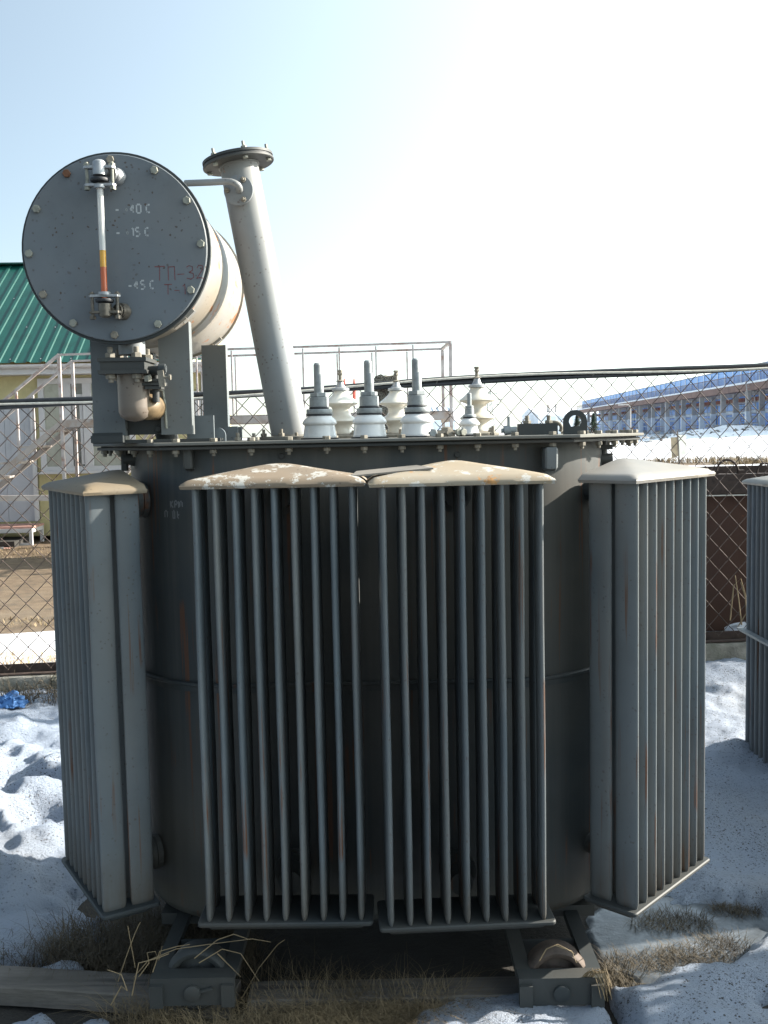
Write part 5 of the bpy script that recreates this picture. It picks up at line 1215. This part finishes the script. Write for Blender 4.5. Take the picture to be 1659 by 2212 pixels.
# recessed lower facade
put(sb(MB(),S0-2,S1,-14,-3.5,0,5.69),'lower_wall',M_['stbeige'],stn,0)
bay=8.7; i=0; s=-1.8-2*bay
while s<S1-3:
    for o_,w__ in ((.75,.36),(-.55,.34)):
        put(sb(MB(),s,s+w__,o_-.25,o_+.25,3.05,5.019),'column',M_['stbeige'],stn,0)
        put(sb(MB(),s-.03,s+w__+.03,o_-.28,o_+.28,.0,3.049),'column_base',M_['stwhite'],stn,0)
    m=MB(); sb(m,s+.05,s+.30,-.3,.5,2.35,2.6); sb(m,s+.05,s+.30,-.3,.5,1.75,1.9); put(m,'column_tie',M_['stwhite'],stn,0)
    put(sb(MB(),s+.5,s+bay-.3,-3.49,-3.38,1.2,2.95),'window',M_['bglass2'],stn,0)
    put(sb(MB(),s+.5,s+bay-.3,-3.49,-3.36,3.0,3.35),'white_band',M_['stwhite'],stn,0)
    put(sb(MB(),s+.5,s+bay-.3,-3.49,-3.38,3.4,4.15),'window',M_['bglass'],stn,0)
    g=sb(MB(),s+.5,s+bay-.3,-1.7,-1.6,4.2,4.60)
    for q in range(14): sb(g,s+.6+q*.56,s+.72+q*.56,-1.6,-1.55,4.2,4.6)
    put(g,'corrugated_parapet',M_['streddish'],stn,0)
    put(sb(MB(),s+.5,s+bay-.3,-3.48,-3.37,4.62,4.95),'window',M_['bglass'],stn,0)
    for q in (1.9,4.4,6.9): put(sb(MB(),s+q,s+q+.10,-3.375,-3.33,1.2,4.15),'mullion',M_['stwhite'],stn,0)
    if i%2==1:
        m=MB()
        for k in range(12): sb(m,s+1.4+k*.30,s+1.75+k*.30,-2.9,-1.9,1.0+k*.27,1.07+k*.27)
        m.add([Ms@Vector(q) for q in ((s+1.3,-1.88,.9),(s+1.55,-1.88,.9),(s+5.2,-1.88,4.3),(s+4.95,-1.88,4.3),(s+1.3,-1.84,.9),(s+1.55,-1.84,.9),(s+5.2,-1.84,4.3),(s+4.95,-1.84,4.3))],[(0,1,2,3),(7,6,5,4),(0,4,5,1),(3,2,6,7)])
        put(m,'stair_flight',M_['stbeige'],stn,0)
    else:
        g=MB()
        for q in range(3): sb(g,s+.6,s+bay-.5,.55,.6,1.1+.3*q,1.18+.3*q)
        put(g,'low_rail',M_['stbrown'],stn,0)
    s+=bay; i+=1
put(sb(MB(),S0-2,S1,1.0,3.2,-.3,.75),'forecourt_kerb',M_['stwhite'],stn,0)
# fire ladder at the near end
m=MB(); a=Ms@Vector((-6,1.6,1.0)); b=Ms@Vector((-3.5,1.6,5.9)); m.beam(a,b,.08,.08); m.beam(a+Vector((.6,0,0)),b+Vector((.6,0,0)),.08,.08)
for k in range(16): q=a+(b-a)*(k/16); m.beam(q,q+Vector((.6,0,0)),.05,.05)
put(m,'fire_ladder',M_['stbeige'],stn,0)
# lamp post before it
c=at(1362,905,90); lp_=thing('lamp_post',(c.x,90,.2),'thin curved street lamp standing before the station','lamp post'); m=MB(); zt_=at(1362,874,90).z; m.tube([(c.x,90,0),(c.x,90,zt_-.2),(c.x-.15,90,zt_),(c.x-.7,90,zt_+.02)],.05,6); put(m,'pole',M_['stbeige'],lp_); m=MB(); m.box((c.x-1.1,89.9,zt_-.06),(c.x-.6,90.1,zt_+.06)); put(m,'lamp_head',M_['stbeige'],lp_)
# fir tree
def fir(u,vb,vt,y,label):
    c=at(u,vb,y); zt=at(u,vt,y).z; z0=gh(c.x,y); t_=thing('fir_tree',(c.x,y,z0),label,'tree'); m=MB(); m.cyl((c.x,y,z0-.2),(c.x,y,zt),.12,.02,n=8); put(m,'trunk',M_['bark'],t_)
    m=MB(); H=zt-z0
    for i in range(1500):
        h=random.random()**.8; r=(1-h)*H*.30*random.uniform(.25,1.1)+.05; a=random.uniform(0,2*PI); p=Vector((c.x+r*math.cos(a),y+r*math.sin(a),z0+.25*H+h*H*.75-.12*r)); s=random.uniform(.06,.17)
        d=Vector((math.cos(a),math.sin(a),-.35)); q=Vector((-math.sin(a),math.cos(a),0))*s*.4
        m.add([p-d*s-q,p-d*s+q,p+d*s+Vector((0,0,random.uniform(-.05,.05)))],[(0,1,2)])
    o=put(m,'crown',M_['needle'],t_,0)
fir(1282,928,893,80,'dark little fir tree before the left end of the station')
fir(1247,926,893,84,'dark fir seen through the ring of the lifting eye')
# sign boards on a stake in the field
c=at(1468,960,26); z0=gh(c.x,26); sg=thing('leaning_sign',(c.x,26,z0),'two faded white boards folded on a thin stake in the snow field','sign')
m=MB(); m.beam((c.x+.02,26,z0-.1),(c.x-.06,26,at(1468,938,26).z+.1),.03,.03); put(m,'stake',M_['wood'],sg,0)
a=at(1450,946,26);b=at(1466,990,26)
for s,(u0,u1,dy,mt) in enumerate(((1449,1465,.10,'signboard'),(1466,1482,.12,'signgrey'))):
    q=[at(u0,945-s*6,26+(dy if s==0 else 0)),at(u1,944-s*4,26+(0 if s==0 else dy)),at(u1+1,985-s*5,26+(0 if s==0 else dy)),at(u0+2,991-s*4,26+(dy if s==0 else 0))]
    m=MB(); m.add(q+[v+Vector((0,.02,0)) for v in q],[(0,1,2,3),(7,6,5,4),(0,4,5,1),(1,5,6,2),(2,6,7,3),(3,7,4,0)]); put(m,'board',M_[mt],sg,0)
# ------------------------------------------------------------ two people
def person(u,label,y=108,pose=0):
    c=at(u,950,y); z0=at(u,924,y).z-1.74; bm=bmesh.new()
    V=[(0,0,.95),(0,0,1.15),(0,0,1.38),(0,0,1.50),(0,-.01,1.62),(-.10,0,.90),(-.11,.03+.10*pose,.50),(-.11,.0-.05*pose,.06),(-.11,-.12,.03),(.10,0,.90),(.11,-.03-.10*pose,.50),(.11,.05,.06),(.11,-.08,.03),(-.19,0,1.40),(-.25,.03,1.13),(-.23,-.07,.90),(.19,0,1.40),(.25,.0,1.13),(.20,-.14,.98)]
    E=[(0,1),(1,2),(2,3),(3,4),(0,5),(5,6),(6,7),(7,8),(0,9),(9,10),(10,11),(11,12),(2,13),(13,14),(14,15),(2,16),(16,17),(17,18)]
    R=[.15,.14,.15,.06,.095,.10,.075,.05,.045,.10,.075,.05,.045,.08,.06,.04,.08,.06,.04]
    me=bpy.data.meshes.new('person'); me.from_pydata(V,E,[]); me.materials.append(M_['jacket']); me.materials.append(M_['skin'])
    o=link('person',me,(c.x,y,z0)); md=o.modifiers.new('skin','SKIN')
    for i,r in enumerate(R): me.skin_vertices[0].data[i].radius=(r,r*.85)
    me.skin_vertices[0].data[0].use_root=True
    o.modifiers.new('sub','SUBSURF').levels=2; tag(o,label,'person')
    m=MB(); m.lathe([(.088,0),(.10,.02),(.098,.09),(.06,.15),(.001,.165)],16,Matrix.Translation(Vector((c.x,y,z0+1.62)))); put(m,'knit_hat',M_['knit'],o)
    m=MB(); m.lathe([(.001,-.105),(.05,-.10),(.075,-.05),(.082,.0),(.075,.04)],14,Matrix.Translation(Vector((c.x,y-.030,z0+1.64)))); f_=put(m,'face',M_['skin'],o,60)
person(1348,'distant person in dark clothes and hat, left of the two before the station',pose=.5)
person(1366,'distant person in dark clothes and hat, right of the two before the station',pose=1)
